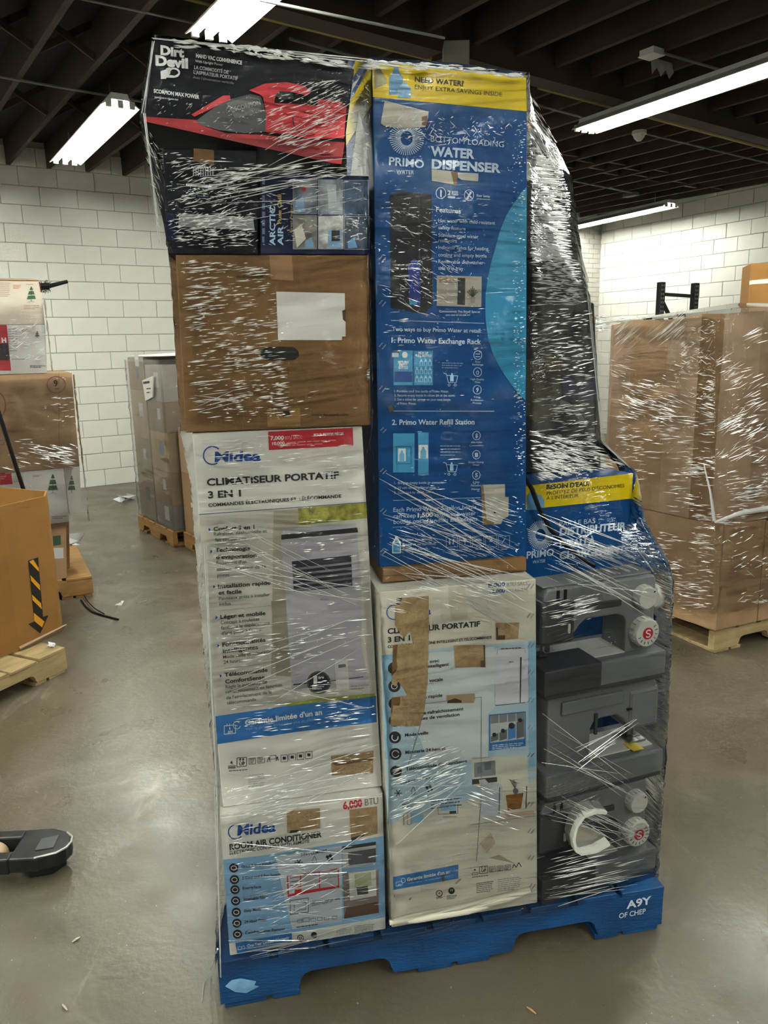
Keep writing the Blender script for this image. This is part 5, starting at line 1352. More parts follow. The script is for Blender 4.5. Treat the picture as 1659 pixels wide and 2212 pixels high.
# longer roped strands, whitened to read as highlights on the film
ST = MB()
def strand(p0, v0, p1, v1, wd=.0009, sag=0.0):
    a = sw(*S(*p0, v0)) - SA; b = sw(*S(*p1, v1)) - SA
    pts = [a + (b - a) * t + UP * (-sag * 4 * t * (1 - t)) for t in (0, .25, .5, .75, 1)]
    ST.tube(pts, [wd * .4, wd, wd, wd, wd * .4], 5, caps=False)
rd = random.Random(5)
def fan(p0, p1, v0, v1, n, s0, s1, wd=(.0004, .0011), seed=0):
    r = random.Random(seed)
    for _ in range(n):
        a, b = r.gauss(0, s0), r.gauss(0, s1); t0, t1 = r.uniform(0, .35), r.uniform(.6, 1)
        q0 = (p0[0], p0[1] + a); q1 = (p1[0], p1[1] + b)
        P0 = (q0[0] + (q1[0] - q0[0]) * t0, q0[1] + (q1[1] - q0[1]) * t0); P1 = (q0[0] + (q1[0] - q0[0]) * t1, q0[1] + (q1[1] - q0[1]) * t1)
        strand(P0, v0 + (v1 - v0) * t0, P1, v0 + (v1 - v0) * t1, r.uniform(*wd))
fan((815, 1040), (1135, 1205), .050, .040, 16, 34, 30, seed=1)
fan((815, 1170), (1155, 1310), .030, -.024, 20, 40, 34, seed=2)
fan((1135, 1110), (1395, 1225), .045, .10, 18, 26, 16, seed=3)
fan((1165, 1200), (1420, 1300), -.02, .03, 12, 30, 22, seed=4)
fan((840, 1760), (1010, 1690), -.022, -.022, 14, 40, 40, seed=5)
fan((1165, 1720), (1400, 1830), -.03, .02, 14, 40, 20, seed=6)
fan((1165, 1860), (1400, 1790), -.03, .02, 6, 30, 20, seed=7)
fan((1165, 1940), (1405, 1885), -.03, .025, 12, 14, 8, seed=8)
fan((1165, 1600), (1400, 1720), -.03, .02, 8, 30, 30, seed=9)
fan((1240, 1640), (1385, 1560), -.02, .02, 10, 22, 10, seed=10)
fan((470, 1480), (820, 1330), .028, .026, 8, 40, 60, seed=11)
fan((440, 1170), (800, 1290), .028, .026, 12, 50, 30, seed=12)
fan((490, 1960), (825, 1890), -.004, -.006, 16, 90, 70, seed=13)
fan((480, 2060), (760, 2010), -.008, -.008, 8, 20, 20, seed=14)
fan((500, 1740), (820, 1640), .0, .01, 14, 40, 40, seed=15)
fan((395, 870), (560, 852), .022, .022, 8, 26, 22, seed=16)
fan((345, 430), (790, 380), .02, .02, 14, 40, 40, seed=17)
fan((560, 350), (795, 250), .012, .03, 10, 30, 60, seed=18)
fan((300, 200), (330, 100), -.01, .03, 0, 1, 1, seed=19)
for x0, y0, x1, y1, v0, v1 in ((330, 84, 803, 133, .02, .05), (803, 133, 1139, 165, .055, .05), (310, 245, 345, 520, .0, .03), (332, 88, 306, 245, .02, .005), (1240, 500, 1268, 610, .36, .38), (1268, 610, 1300, 955, .37, .39), (1300, 955, 1362, 1010, .38, .33), (1370, 1180, 1412, 1236, .25, .06), (465, 1700, 478, 2110, -.004, -.012), (440, 1180, 468, 1700, .03, .02)):
    for k in range(3): strand((x0 + rd.gauss(0, 2), y0 + rd.gauss(0, 2)), v0, (x1 + rd.gauss(0, 2), y1 + rd.gauss(0, 2)), v1, rd.uniform(.0008, .0016), .0)
o = ST.build('film_strand', STRAND, film); tag(o, kind='stuff')
# loose tail of film at the pallet corner
tl = MB(); tp = [fl(x, y, z) for x, y, z in ((470, 2060, .09), (448, 2090, .03), (438, 2130, .0))]
tl.tube([p - SA for p in ([sw(*S(470, 2050, -.012))] + [fl(455, 2095, .012), fl(440, 2125, .004), fl(436, 2165, .004)])], [.002, .0016, .0014, .0008], 5)
tl.build('loose_tail', STRAND, film)


# =================================================================== BACKGROUND
def dirv(deg): return np.array([math.cos(math.radians(deg)), math.sin(math.radians(deg)), 0])
def nv(deg): return np.array([-math.sin(math.radians(deg)), math.cos(math.radians(deg)), 0])
def pq(pts, P, deg): return [pl(x, y, P, nv(deg)) for x, y in pts]


# ---- open cardboard bin with the striped arrow
g0 = fl(42, 1405, .14); g1 = fl(132, 1366, .14)
ge = (g1 - g0); gl_ = np.linalg.norm(ge); ge /= gl_; gn = np.array([-ge[1], ge[0], 0])
def gz(x, y, P): return pl(x, y, P, gn)[2]
zt = (gz(16, 1090, g0) + gz(98, 1072, g1)) / 2
c45 = (ge + gn) / math.sqrt(2)
ring = [g0, g1, g1 + (gn * .55 + ge * .28) * .5, g1 + (gn * .55 + ge * .28) * .5 + gn * .60, g1 + gn * 1.05 - ge * .2, g0 + gn * 1.05 - ge * .1, g0 - ge * .7 + gn * .75, g0 - ge * .75 - gn * -.10]
# plan of an eight-sided bin: two front panels meet at g0
ring = [g0, g1, g1 + c45 * .16, g1 + c45 * .16 + gn * .62, g1 + gn * .9 - ge * .06, g0 + gn * .9 - ge * .5, g0 - ge * .72 + gn * .75, g0 - ge * .60 + gn * .10]
gb = empty('cardboard_bin', (ring[0] + ring[5]) / 2); tag(gb, 'open eight-sided orange-brown cardboard bin with a striped arrow, on a weathered pallet', 'bin')
ctr = np.array(gb.location)
for i in range(8):
    a, b = ring[i], ring[(i + 1) % 8]; e = (b - a) / np.linalg.norm(b - a); nn = np.array([-e[1], e[0], 0])
    dz_ = (0, .0, .02, .03, .03, .03, .02, .0)[i]
    p = [a - ctr, b - ctr, b + nn * .008 - ctr, a + nn * .008 - ctr]
    hh = UP * (zt - .14)
    MB().hexa([k + UP * .0 for k in p] + [k + hh for k in p]).build('panel', KRAFT3, gb)
gbf = Face(gb, g0, gn, ctr)
gbf.z(0, 980, 4.425)
ARK = K('#1b1712'); ARY = K('#d08f16')
gbf.q([(268, 1022), (365, 990), (412, 1560), (465, 1542), (385, 1720), (272, 1628), (328, 1605)], ARK, 'arrow', 2)
for pts in ([(280, 1032), (318, 1012), (370, 1095), (372, 1128)], [(290, 1160), (380, 1255), (385, 1310), (298, 1215)], [(305, 1345), (392, 1430), (400, 1488), (312, 1400)], [(322, 1520), (425, 1605), (402, 1660), (328, 1600)]):
    gbf.q(pts, ARY, 'arrow', 4)
gbf.line([(188, 518), (285, 508)], 5, K('#6d4a1e'), 'slot', 3)
# torn flap at its foot
fa, fb = fl(44, 1408, .142), fl(137, 1372, .142)
MB().hexa([p - ctr for p in (g0 - gn * .002, g1 - gn * .002, g1 + gn * .01, g0 + gn * .01, g0 - gn * .008 + UP * .01, g1 - gn * .05 + UP * .05, g1 - gn * .045 + UP * .055, g0 + UP * .02)]).build('torn_flap', KRAFT4, gb)
pr_ = pallet(fl(140, 1449, 0) - ge * 1.2 - gn * .02, math.atan2(ge[1], ge[0]), 1.2, 1.0, WOODL, WOODL, 'weathered pale pallet under the open cardboard bin', 7, h=.135)
# rod sticking out of the bin
ra = fl(-30, 790, 1.55); ra = pl(-12, 862, g0 + gn * .45, gn); rb = pl(50, 1055, g0 + gn * .45, gn)
rb2 = rb + (rb - ra) / np.linalg.norm(rb - ra) * .55
o = MB().tube([ra, rb2], .012, 8).build('black_rod', BLK, None, smooth=True, origin=rb2); tag(o, 'thin black metal rod leaning out of the open cardboard bin', 'rod')

# ---- stack of tree cartons behind it
TDEG = 27
tp0 = fl(203, 1286, 0); TU, TV = dirv(TDEG), nv(TDEG)
pallet(tp0 - TU * 1.219, math.radians(TDEG), 1.219, 1.016, WOOD, WOOD, 'orange-brown wooden pallet under the tree cartons, dark straps beside it', 7, h=.14)
TP = tp0 + TV * .03
zp = .14
def tbox(tl, tr, br, bl, off, depth, name, material, label, zt=None, zb=None, group=None, wid=None):
    q = pq((tl, tr, br, bl), TP + TV * off, TDEG)
    if zt is not None: q[0][2] = q[1][2] = zt
    if zb is not None: q[2][2] = q[3][2] = zb
    if wid: q[0] = q[1] - TU * wid; q[3] = q[2] - TU * wid; q[0][2] = q[1][2]; q[3][2] = q[2][2]
    return carton(name, q, depth, material, label, dvec=TV, group=group)
OFFW = mat('off_white_card', '#cfc3b2', .55, noise=(5, .05, 4)); WCARD2 = mat('white_gloss_card', '#d9d5cf', .4)
zA = pl(142, 1215, TP, TV)[2]
Z4b = pl(150, 1128, TP, TV)[2]; Z4t = pl(137, 1011, TP, TV)[2]; Z3t = pl(155, 805, TP, TV)[2]; Z2t = pl(98, 701, TP, TV)[2]; Z1t = pl(90, 607, TP, TV)[2]
o, f, *_ = tbox((0, 1140), (144, 1140), (144, 1245), (0, 1245), .0, .24, 'brown_carton', KRAFT, 'small brown carton at the foot of the tree carton stack', Z4b, zp, wid=.75)
f.z(0, 980, 4.425); f.q([(505, 790), (580, 780), (582, 870), (510, 880)], K('#2f4a38'), 'print', 2); f.q([(500, 900), (605, 900), (608, 1000), (505, 1005)], K('#b9b9b4'), 'wrapped_panel', 2)
o, f, *_ = tbox((0, 1020), (137, 1011), (150, 1128), (0, 1140), 0, .24, 'tree_carton', WCARD2, 'white tree carton with a red end panel, under the large brown carton', Z4t, Z4b + .002, wid=.85)
f.z(0, 980, 4.425)
f.q([(0, 172), (105, 165), (120, 290), (0, 300)], RED, 'red_panel', 2); f.t('Blue', (48, 190), (103, 186), 16, WHT, .03); f.bars(5, 215, 60, 2, 20, 9, K('#d58f8f'), -.05)
def tree(cx, y0, y1, hw, c_):
    H_ = y1 - y0
    f.q([(cx - 3, y0), (cx + 3, y0), (cx + hw * .42, y0 + H_ * .22), (cx - hw * .42, y0 + H_ * .22)], c_, 'tree_print', 3); f.q([(cx - hw * .5, y0 + H_ * .30), (cx + hw * .5, y0 + H_ * .29), (cx + hw * .75, y0 + H_ * .52), (cx - hw * .75, y0 + H_ * .53)], c_, 'tree_print', 3); f.q([(cx - hw * .75, y0 + H_ * .60), (cx + hw * .75, y0 + H_ * .58), (cx + hw, y0 + H_ * .82), (cx - hw, y0 + H_ * .84)], c_, 'tree_print', 3)
    f.line([(cx, y0 + H_ * .2), (cx, y0 + H_)], 4, DGR, 'tree_print', 4); f.line([(cx - hw * .7, y1 + 8), (cx, y1 - 8), (cx + hw * .7, y1 + 6)], 3, GRY, 'tree_print', 4)
GRN = K('#3c5a38'); tree(505, 195, 380, 48, GRN); f.bars(130, 185, 230, 6, 16, 5, GRY, -.03); f.bars(310, 205, 400, 2, 12, 6, K('#c58a8a'), -.05); f.q([(612, 135), (632, 132), (640, 240), (622, 245)], RED, 'red_panel', 3); f.bars(495, 600, 640, 2, 16, 8, GRY, -.05)
ob, fb_, *_ = tbox((139, 1020), (174, 1018), (178, 1128), (152, 1128), .25, .3, 'tree_carton', mat('grey_white_card', '#a9a29c', .5), 'narrow greyish tree carton showing past the white one, at the end of the stack', Z4t - .01, Z4b)
f2 = f; f = fb_; f.z(0, 980, 4.425); tree(685, 210, 375, 36, K('#3a4438')); f = f2
o2b, *_ = tbox((144, 1140), (152, 1140), (152, 1238), (144, 1238), .25, .3, 'brown_carton', KRAFT2, 'narrow brown carton under the greyish tree carton, far end of the stack', Z4b - .002, zp, wid=.3)
o, f, *_ = tbox((0, 805), (155, 805), (172, 1008), (0, 1022), -.01, .6, 'brown_carton', KRAFT, 'large brown carton with two round marks, in the tree carton stack', Z3t, Z4t + .002, wid=.95)
f.z(0, 560, 4.254)
RM = K('#7d2f28'); f.ring(517, 1153, 87, 80, 6, RM, 'round_mark', 3); f.t('9', (495, 1168), (535, 1166), 58, K('#2a1d16'), .03); f.bars(508, 1184, 542, 1, 8, 12, DGR)
f.ring(-60, 1345, 115, 140, 8, RM, 'round_mark', 3, 24, -1.4, 1.4); f.line([(540, 1050), (545, 1900)], 3, KRAFT2, 'edge_fold', 2); f.frame(-20, 1665, 38, 1705, 3, DGR, 'handling_icon', 3)
o, f, *_ = tbox((0, 703), (98, 701), (101, 801), (0, 802), .02, .5, 'tree_carton', WCARD2, 'white tree carton with a red and black panel, on the large brown carton', Z2t, Z3t + .002, wid=.75)
f.z(0, 560, 4.254)
f.q([(-40, 604), (62, 604), (102, 1024), (-40, 1024)], RED, 'red_panel', 2); f.q([(-40, 780), (72, 770), (88, 930), (-40, 930)], K('#241d22'), 'red_panel', 3); f.t('H', (18, 765), (60, 764), 44, WHT, .05, k=5); f.bars(75, 640, 165, 10, 22, 6, GRY, 0); f.bars(200, 640, 255, 2, 14, 8, K('#c58a8a'), 0); tree(342, 660, 720, 22, K('#56645a')); f.bars(275, 975, 420, 2, 14, 9, GRY, 0); f.bars(105, 915, 260, 1, 10, 6, GRY)
o, f, *_ = tbox((0, 605), (87, 608), (97, 700), (0, 699), .03, .45, 'tree_carton', OFFW, 'cream tree carton on top of the stack, a black post poking out', Z1t, Z2t + .002, wid=.7)
f.z(0, 560, 4.254)
tree(288, 252, 390, 42, GRN); f.bars(0, 215, 95, 8, 17, 5, K('#b08a78'), .03); f.bars(120, 235, 195, 3, 14, 7, K('#c58a6a'), .03); f.bars(240, 228, 308, 1, 8, 6, K('#b08a78')); f.bars(220, 420, 365, 3, 15, 5, K('#b08a78'), .02, seed=4); f.q([(355, 205), (385, 215), (385, 310), (372, 300)], K('#5d1f1f'), 'torn_edge', 4)
tf_ = MB(); 
topc = pq(((0, 603), (84, 607)), TP + TV * .03, TDEG); topc[0] = topc[1] - TU * .7
MB().hexa([p - np.array(o.location) for p in (topc[0] + UP * .001, topc[1] + UP * .001, topc[1] + TV * .2 + UP * .001, topc[0] + TV * .2 + UP * .001, topc[0] + UP * .006, topc[1] + UP * .006, topc[1] + TV * .2 + UP * .03, topc[0] + TV * .2 + UP * .03)]).build('open_flap', KRAFT, o)
pa_ = pl(90, 622, TP + TV * .12, TV); pb_ = pl(106, 618, TP + TV * .12, TV); pc_ = pl(146, 608, TP + TV * .12, TV)
r_ = empty('tree_post', pa_); tag(r_, 'black tree post with a bristly green collar poking out of the cream carton', 'post')
MB().tube([pa_ - TU * .1 - pa_, pb_ - pa_], .022, 10).build('post', BLK, r_); MB().tube([pb_ - pa_, pc_ - pa_], [.014, .011], 10).build('tip', BLK, r_)
br = MB(); rr_ = random.Random(3)
for k in range(60):
    t = rr_.uniform(.0, .9); a = (pb_ - pa_) * t; dd = np.array([rr_.gauss(0, .4), rr_.gauss(0, .4), rr_.gauss(0, 1)]); dd = dd / np.linalg.norm(dd) * rr_.uniform(.03, .045); br.tube([a, a + dd], .0018, 3)
tag(br.build('bristle', K('#39402c'), r_), kind='stuff')
# film on that stack
def wall_film(name, corners, material, label, seg=30, noise=.006, seed=3):
    """corners: list of vertical edges [(x,y)], z range"""
    (z0, z1, pts) = corners
    o = sheet_from_rings(name, [(z0, pts), (z1, pts)], material, seg=seg, dz=.03, noise=noise, seed=seed, origin=np.array([pts[0][0], pts[0][1], 0]))
    return tag(o, label, 'stretch film')
e1 = pl(101, 750, TP - TV * .02, TV); e2 = pl(172, 990, TP - TV * .03, TV)
film_t = wall_film('stretch_film', (Z4b, Z3t, [(e2 - TU * .95)[:2], (e2 + TU * .02)[:2], (e2 + TU * .02 + TV * .08)[:2]]), FILM2, 'clear film around the lower half of the tree carton stack')
wall_film('stretch_film', (Z3t + .01, Z1t - .1, [(e1 - TU * .75)[:2], (e1 + TU * .02)[:2], (e1 + TU * .02 + TV * .08)[:2]]), FILM2, 'clear film around the upper tree cartons', seed=5)


def pleats_w(acc, poly, n, P, nrm_, lmin, lmax, slope, seed, org, wmin=.001, wmax=.0026, slj=.1):  # film ridges on any plane, their white colour imitating glints
    global SA, SV
    rd_ = random.Random(seed); xs = [p[0] for p in poly]; ys = [p[1] for p in poly]
    cs = [(rd_.uniform(min(xs), max(xs)), rd_.uniform(min(ys), max(ys))) for _ in range(max(3, n // 14))]
    for _ in range(n):
        c = rd_.choice(cs); x = min(max(c[0] + rd_.gauss(0, 16), min(xs)), max(xs)); y = min(max(c[1] + rd_.gauss(0, 12), min(ys)), max(ys))
        L = rd_.uniform(lmin, lmax); sl = slope + rd_.gauss(0, slj); x1 = min(x + L, max(xs))
        a = pl(x, y, P, nrm_) - org; b = pl(x1, y + (x1 - x) * sl, P, nrm_) - org; m_ = (a + b) / 2; wd = rd_.uniform(wmin, wmax)
        nn = nrm_ if nrm_ @ (CAM - np.asarray(P)) > 0 else -nrm_
        acc.add([a, b, m_ + UP * wd, m_ - UP * wd, m_ + nn * wd + UP * wd * rd_.uniform(-.5, .5)], [(0, 4, 2), (4, 1, 2), (0, 3, 4), (3, 1, 4)])


pm_ = MB(); og = np.array(film_t.location)
pleats_w(pm_, [(0, 950), (168, 950), (168, 1008), (0, 1008)], 110, TP - TV * .045, TV, 6, 34, .12, 41, og)
pleats_w(pm_, [(95, 860), (162, 860), (162, 930), (95, 930)], 30, TP - TV * .045, TV, 4, 20, -.1, 42, og)
pleats_w(pm_, [(20, 660), (98, 660), (100, 790), (20, 790)], 70, TP - TV * .03, TV, 4, 22, -.3, 43, og, slj=.5)
tag(pm_.build('pleat_glint', PLEAT, film_t), kind='stuff')

# ---- far wrapped pallet by the block wall
LDg = -54
l0 = fl(300, 1143, 0); LU = dirv(LDg); LN = nv(LDg)       # LN points right-and-away: into the load
pallet(l0, math.radians(LDg), .86, 1.1, WOOD, WOOD, 'brown wooden pallet under the grey wrapped cartons by the block wall', 6, h=.14)
LP = l0 + LN * .03
ztp = pl(289, 772, LP, LN)[2]
cols = [(.0, .41), (.42, .84)]
rows = [[.14, .52, .86, 1.28, 1.52, ztp], [.14, .34, .62, .95, 1.2, ztp - .06]]
CC = ['#8f7a60', '#94805f', '#a08a6b', '#8a7660', '#9c9287', '#8c7f72', '#9a7d58', '#a58a62', '#87715a', '#a29a90']
LABS = [['brown carton with a white sticker', 'wide brown carton', 'tall tan carton', 'brown carton with torn white sheet', 'greyish carton'], ['tan carton with a dark mark', 'brown carton with a small white sticker', 'brown carton with a pale printed square', 'greyish brown carton with a blue mark', 'pale brown carton']]
POS = ['bottom', 'second', 'third', 'fourth', 'top']
ci = 0
for c_, (x0, x1) in enumerate(cols):
    for r in range(5):
        za, zb = rows[c_][r] + .002, rows[c_][r + 1]
        a = LP + LU * (x0 + .02); b = LP + LU * (x1)
        q = [a + UP * zb, b + UP * zb, b + UP * za, a + UP * za]
        o, f, *_ = carton('wrapped_carton', q, .5, mat('kraft_far_%d' % (ci % 10), CC[ci % 10], .75, noise=(6, .1, 4)), LABS[c_][r] + ', ' + POS[r] + (' by the wall' if c_ == 0 else ' nearer') + ' on the grey pallet', dvec=LN, group='cartons on the grey wrapped pallet')
        ci += 1
        f.origin = np.array(o.location)
        cc = a + (b - a) * .62 + UP * (za + (zb - za) * .6) - LN * .0012
        w2_, h2 = (.05, .06) if r % 2 == 0 else (.035, .045)
        f.put('sticker', K('#c4c2bd') if (r + c_) % 3 else K('#5c6474'), [cc - LU * w2_ - UP * h2, cc + LU * w2_ - UP * h2, cc + LU * w2_ + UP * h2, cc - LU * w2_ + UP * h2], [(0, 1, 2, 3)])
# white card standing out of it
o, f, *_ = carton('white_card', pq(((307, 822), (330, 812), (329, 858), (314, 866)), LP - LN * .03, LDg), .01, WCARD2, 'loose printed white card tucked into the film of the grey wrapped pallet', 'card', bevel=0)
f.z(220, 700, 4.254); f.bars(380, 530, 440, 1, 12, 22, DGR, -.15); f.bars(410, 590, 450, 2, 36, 10, DGR, -.1)
fz = [(LP - LN * .02 - LU * .0 + LN * .6)[:2], (LP - LN * .02 - LU * .0)[:2], (LP - LN * .02 + LU * .86)[:2], (LP + LU * .87 + LN * .9)[:2]]
wall_film('stretch_film', (.13, ztp + .01, fz), FILMG, 'dull grey film around the carton pallet by the block wall', seg=24, noise=.006, seed=9)
tpf = MB(); t0 = LP + UP * (ztp + .012)
tpf.add([np.zeros(3), LU * .85, LU * .85 + LN * .9 + UP * .02, LN * .9 + UP * .035], [(0, 1, 2, 3)]); o = tpf.build('film_cover', mat('white_film', '#e6e6e2', .3), None); o.location = tuple(t0); tag(o, 'white plastic sheet on top of the grey wrapped pallet', 'plastic sheet')
# ---- nearer wrapped pallet peeping out beside the front stack
m0 = fl(399, 1183, 0)
pallet(m0, math.radians(LDg), 1.02, 1.0, WOOD, WOOD, 'brown wooden pallet half hidden behind the front stack', 6, h=.14)
MP = m0 + LN * .02
zm1, zm2 = pl(398, 1022, MP, LN)[2], pl(394, 925, MP, LN)[2]
for za, zb, lb, mm in ((.142, zm1, 'pinkish brown carton half hidden behind the front stack, lower one', KRAFT), (zm1 + .002, zm2, 'pale wrapped carton half hidden behind the front stack, upper one', KRAFT4)):
    q = [MP + UP * zb, MP + LU * .95 + UP * zb, MP + LU * .95 + UP * za, MP + UP * za]
    o, f, *_ = carton('brown_carton', q, .9, mm, lb, dvec=LN)
    cc = MP + LU * .18 + UP * (za + (zb - za) * .5) - LN * .0012
    f.put('sticker', K('#cfcdc8'), [cc - LU * .02 - UP * .02, cc + LU * .02 - UP * .02, cc + LU * .02 + UP * .02, cc - LU * .02 + UP * .02], [(0, 1, 2, 3)])

# ---- big wrapped brown stack at the right
rc = fl(1541, 1413, 0); A1, A2 = 122.0, 24.0
pallet(rc, math.radians(A2), 1.1, 1.1, WOODL, WOODL, 'pale new wooden pallet under the large brown wrapped stack', 7, h=.14)
r1, r2 = dirv(A1), dirv(A2)
bc = fl(1545, 1364, .14); bc[2] = 0
zmid = pl(1544, 1139, bc, nv(A2))[2]; zt_l = pl(1313, 702, bc + r1 * .80, nv(A1))[2]; zt_c = pl(1545, 676, bc, nv(A2))[2]
def panel_box(name, pts, z0, z1, material, label, bev=.004):
    """upright carton from plan points"""
    o_ = (pts[0] + pts[2]) / 2
    mb = MB().prism([p + UP * z0 for p in pts], UP * (z1 - z0))
    o = mb.build(name, material, None, bevel=bev, origin=o_); return tag(o, label, 'carton')
LL, RR = .86, 1.0
panel_box('brown_carton', [bc, bc + r2 * .30, bc + r2 * .30 + r1 * LL, bc + r1 * LL], .142, zmid, KRAFT, 'low brown carton at the near corner of the large wrapped stack')
panel_box('brown_carton', [bc + r2 * .306, bc + r2 * RR, bc + r2 * RR + r1 * LL, bc + r2 * .306 + r1 * LL], .142, zmid - .01, KRAFT, 'low brown carton next to the corner one in the large wrapped stack')
ztop = (zt_l + zt_c) / 2
lean = 0.0
# upper open bin made of folded panels
ub = empty('cardboard_bin', bc + (r1 * LL + r2 * RR) / 2 + UP * (zmid + .004)); tag(ub, 'tall open brown cardboard bin under crinkled film, upper part of the large wrapped stack', 'bin')
uo = np.array(ub.location)
plan = [bc + r1 * (LL - .10) + r2 * -.0, bc + r1 * .62 - r2 * .008, bc + r1 * .40 + r2 * .006, bc + r1 * .20 - r2 * .004, bc + r1 * .10 + r2 * .03, bc + r2 * .16 - r1 * .0, bc + r2 * .38 + r1 * .01, bc + r2 * .66 - r1 * .006, bc + r2 * RR, bc + r2 * RR + r1 * LL, bc + r1 * LL + r2 * .08]
tops = [zt_l, zt_l + .02, ztop, ztop + .02, zt_c, zt_c + .01, zt_c - .02, zt_c + .0, zt_c + .03, zt_c, zt_l]
for i in range(len(plan)):
    a, b = plan[i], plan[(i + 1) % len(plan)]; e = (b - a) / np.linalg.norm(b - a); nn = np.array([-e[1], e[0], 0]) * .008
    z0 = UP * (zmid + .004); za, zb = UP * tops[i], UP * tops[(i + 1) % len(plan)]
    MB().hexa([p - uo for p in (a + z0, b + z0, b + nn + z0, a + nn + z0, a + za, b + zb, b + nn + zb, a + nn + za)]).build('panel', (KRAFT4, KRAFT, KRAFT4, KRAFT2, KRAFT4)[i % 5], ub)
fw = MB(); tp_ = [p - uo + UP * (tops[i] - .03) for i, p in enumerate(plan)]
fw.add(tp_, [tuple(range(len(tp_)))]); fw.build('sunken_top', KRAFT2, ub)
# film
fpts = [(bc + r1 * LL + r2 * .4)[:2], (bc + r1 * (LL + .03) - r2 * .02 )[:2], (bc + r1 * .08 - r2 * .030)[:2], (bc - r1 * .02 - r2 * .0)[:2], (bc + r2 * RR - r1 * .03)[:2]]
frg = [(.24, fpts), (zmid, fpts), (zt_c - .3, fpts), (zt_c + .02, [np.array(p) for p in fpts])]
film_r = sheet_from_rings('stretch_film', frg, FILM2, seg=26, dz=.02, noise=.007, seed=21, origin=np.array([bc[0], bc[1], 0])); tag(film_r, 'crinkled clear film around the large brown stack beside the sewing machines', 'stretch film')
tsm = MB(); t0 = [bc + r1 * LL + UP * (zt_l + .01), bc + UP * (zt_c + .025), bc + r2 * RR + UP * (zt_c + .04), bc + r2 * RR + r1 * LL + UP * (zt_c + .03)]
mid = sum(t0) / 4 + UP * .05
tsm.add([p - np.array(film_r.location) for p in t0 + [mid]], [(0, 1, 4), (1, 2, 4), (2, 3, 4), (3, 0, 4)]); tsm.build('top_sheet', FILM2, film_r)
pr2 = MB(); og = np.array(film_r.location)
F1, F2 = bc - r2 * .035, bc - r1 * .04
pleats_w(pr2, [(1315, 760), (1545, 760), (1545, 905), (1315, 905)], 260, F1, nv(A1), 5, 40, .28, 51, og, .0008, .002)
pleats_w(pr2, [(1330, 900), (1545, 900), (1545, 1140), (1380, 1140)], 330, F1, nv(A1), 6, 34, .03, 52, og, .0008, .002)
pleats_w(pr2, [(1400, 1140), (1545, 1140), (1545, 1330), (1420, 1330)], 160, F1, nv(A1), 8, 36, .10, 53, og, .0008, .002)
pleats_w(pr2, [(1545, 1000), (1659, 1000), (1659, 1130), (1545, 1130)], 170, F2, nv(A2), 6, 34, -.12, 54, og, .0008, .002)
pleats_w(pr2, [(1545, 720), (1659, 720), (1659, 1000), (1545, 1000)], 200, F2, nv(A2), 6, 40, -.5, 55, og, .0008, .002, .3)
pleats_w(pr2, [(1545, 1130), (1659, 1130), (1659, 1300), (1545, 1300)], 90, F2, nv(A2), 4, 22, -.2, 56, og, .0008, .002, .4)
pleats_w(pr2, [(1325, 700), (1480, 690), (1480, 770), (1325, 770)], 120, F1, nv(A1), 14, 50, -.9, 57, og, .0008, .002)
pleats_w(pr2, [(1470, 690), (1545, 690), (1545, 860), (1470, 860)], 130, F1, nv(A1), 4, 18, -.2, 58, og, .0008, .002, .6)
tag(pr2.build('pleat_glint', PLEAT, film_r), kind='stuff')
# rope of film round its middle
rp_ = MB(); rp_.tube([pl(1545, 1128, F2, nv(A2)) - og, pl(1600, 1108, F2, nv(A2)) - og, pl(1659, 1098, F2, nv(A2)) - og, pl(1700, 1090, F2, nv(A2)) - og], [.006, .012, .014, .012], 8)
rp_.tube([pl(1520, 1000, F1, nv(A1)) - og, pl(1534, 1060, F1, nv(A1)) - og, pl(1543, 1125, F1, nv(A1)) - og], [.003, .006, .008], 6)
rp_.build('film_rope', STRAND, film_r, smooth=True)

# ---- storage rack upright against the far wall
ra = pl(1432, 640, np.array([0, 9.6, 0]), np.array([0, 1., 0])); rbk = pl(1505, 645, np.array([0, 9.9, 0]), np.array([0, 1., 0]))
rk = empty('rack_upright', (ra[0], ra[1], 0)); tag(rk, 'dark steel storage rack end frame standing before the far block wall', 'rack')
ztp_ = pl(1432, 609, np.array([0, 9.6, 0]), np.array([0, 1., 0]))[2]
RKM = mat('dark_rack_steel', '#2b2e30', .5, metal=.3)
dvx = np.array([rbk[0] - ra[0], rbk[1] - ra[1], 0]); ex = dvx / np.linalg.norm(dvx); ey = np.array([-ex[1], ex[0], 0])
for k, q in ((0, np.zeros(3)), (1, dvx)):
    MB().prism([q - ex * .04, q + ex * .04, q + ex * .04 + ey * .07, q - ex * .04 + ey * .07], UP * ztp_).build('post', RKM, rk, bevel=.004, seg=1)
    for i in range(14):
        z = ztp_ - .05 - i * .05
        for x in (-.022, .008):
            MB().prism([q + ex * (x - .007) - ey * .001 + UP * z, q + ex * (x + .007) - ey * .001 + UP * z, q + ex * (x + .007) - ey * .001 + UP * (z + .022), q + ex * (x - .007) - ey * .001 + UP * (z + .022)], -ey * .001).build('slot', K('#8c8f90'), rk)
zb1 = ztp_ - .14
MB().bar(UP * zb1 + ey * .03, dvx + UP * (zb1 - .02) + ey * .03, .03, .04).build('cross_brace', RKM, rk)
MB().bar(UP * (zb1 - .05) + ey * .03, dvx + UP * (zb1 - .8) + ey * .03, .03, .04).build('diagonal_brace', RKM, rk)
MB().bar(dvx + UP * (zb1 - .85) + ey * .03, UP * .9 + ey * .03, .03, .04).build('diagonal_brace', RKM, rk)
MB().bar(UP * .5 + ey * .03, dvx + UP * .5 + ey * .03, .03, .04).build('cross_brace', RKM, rk)

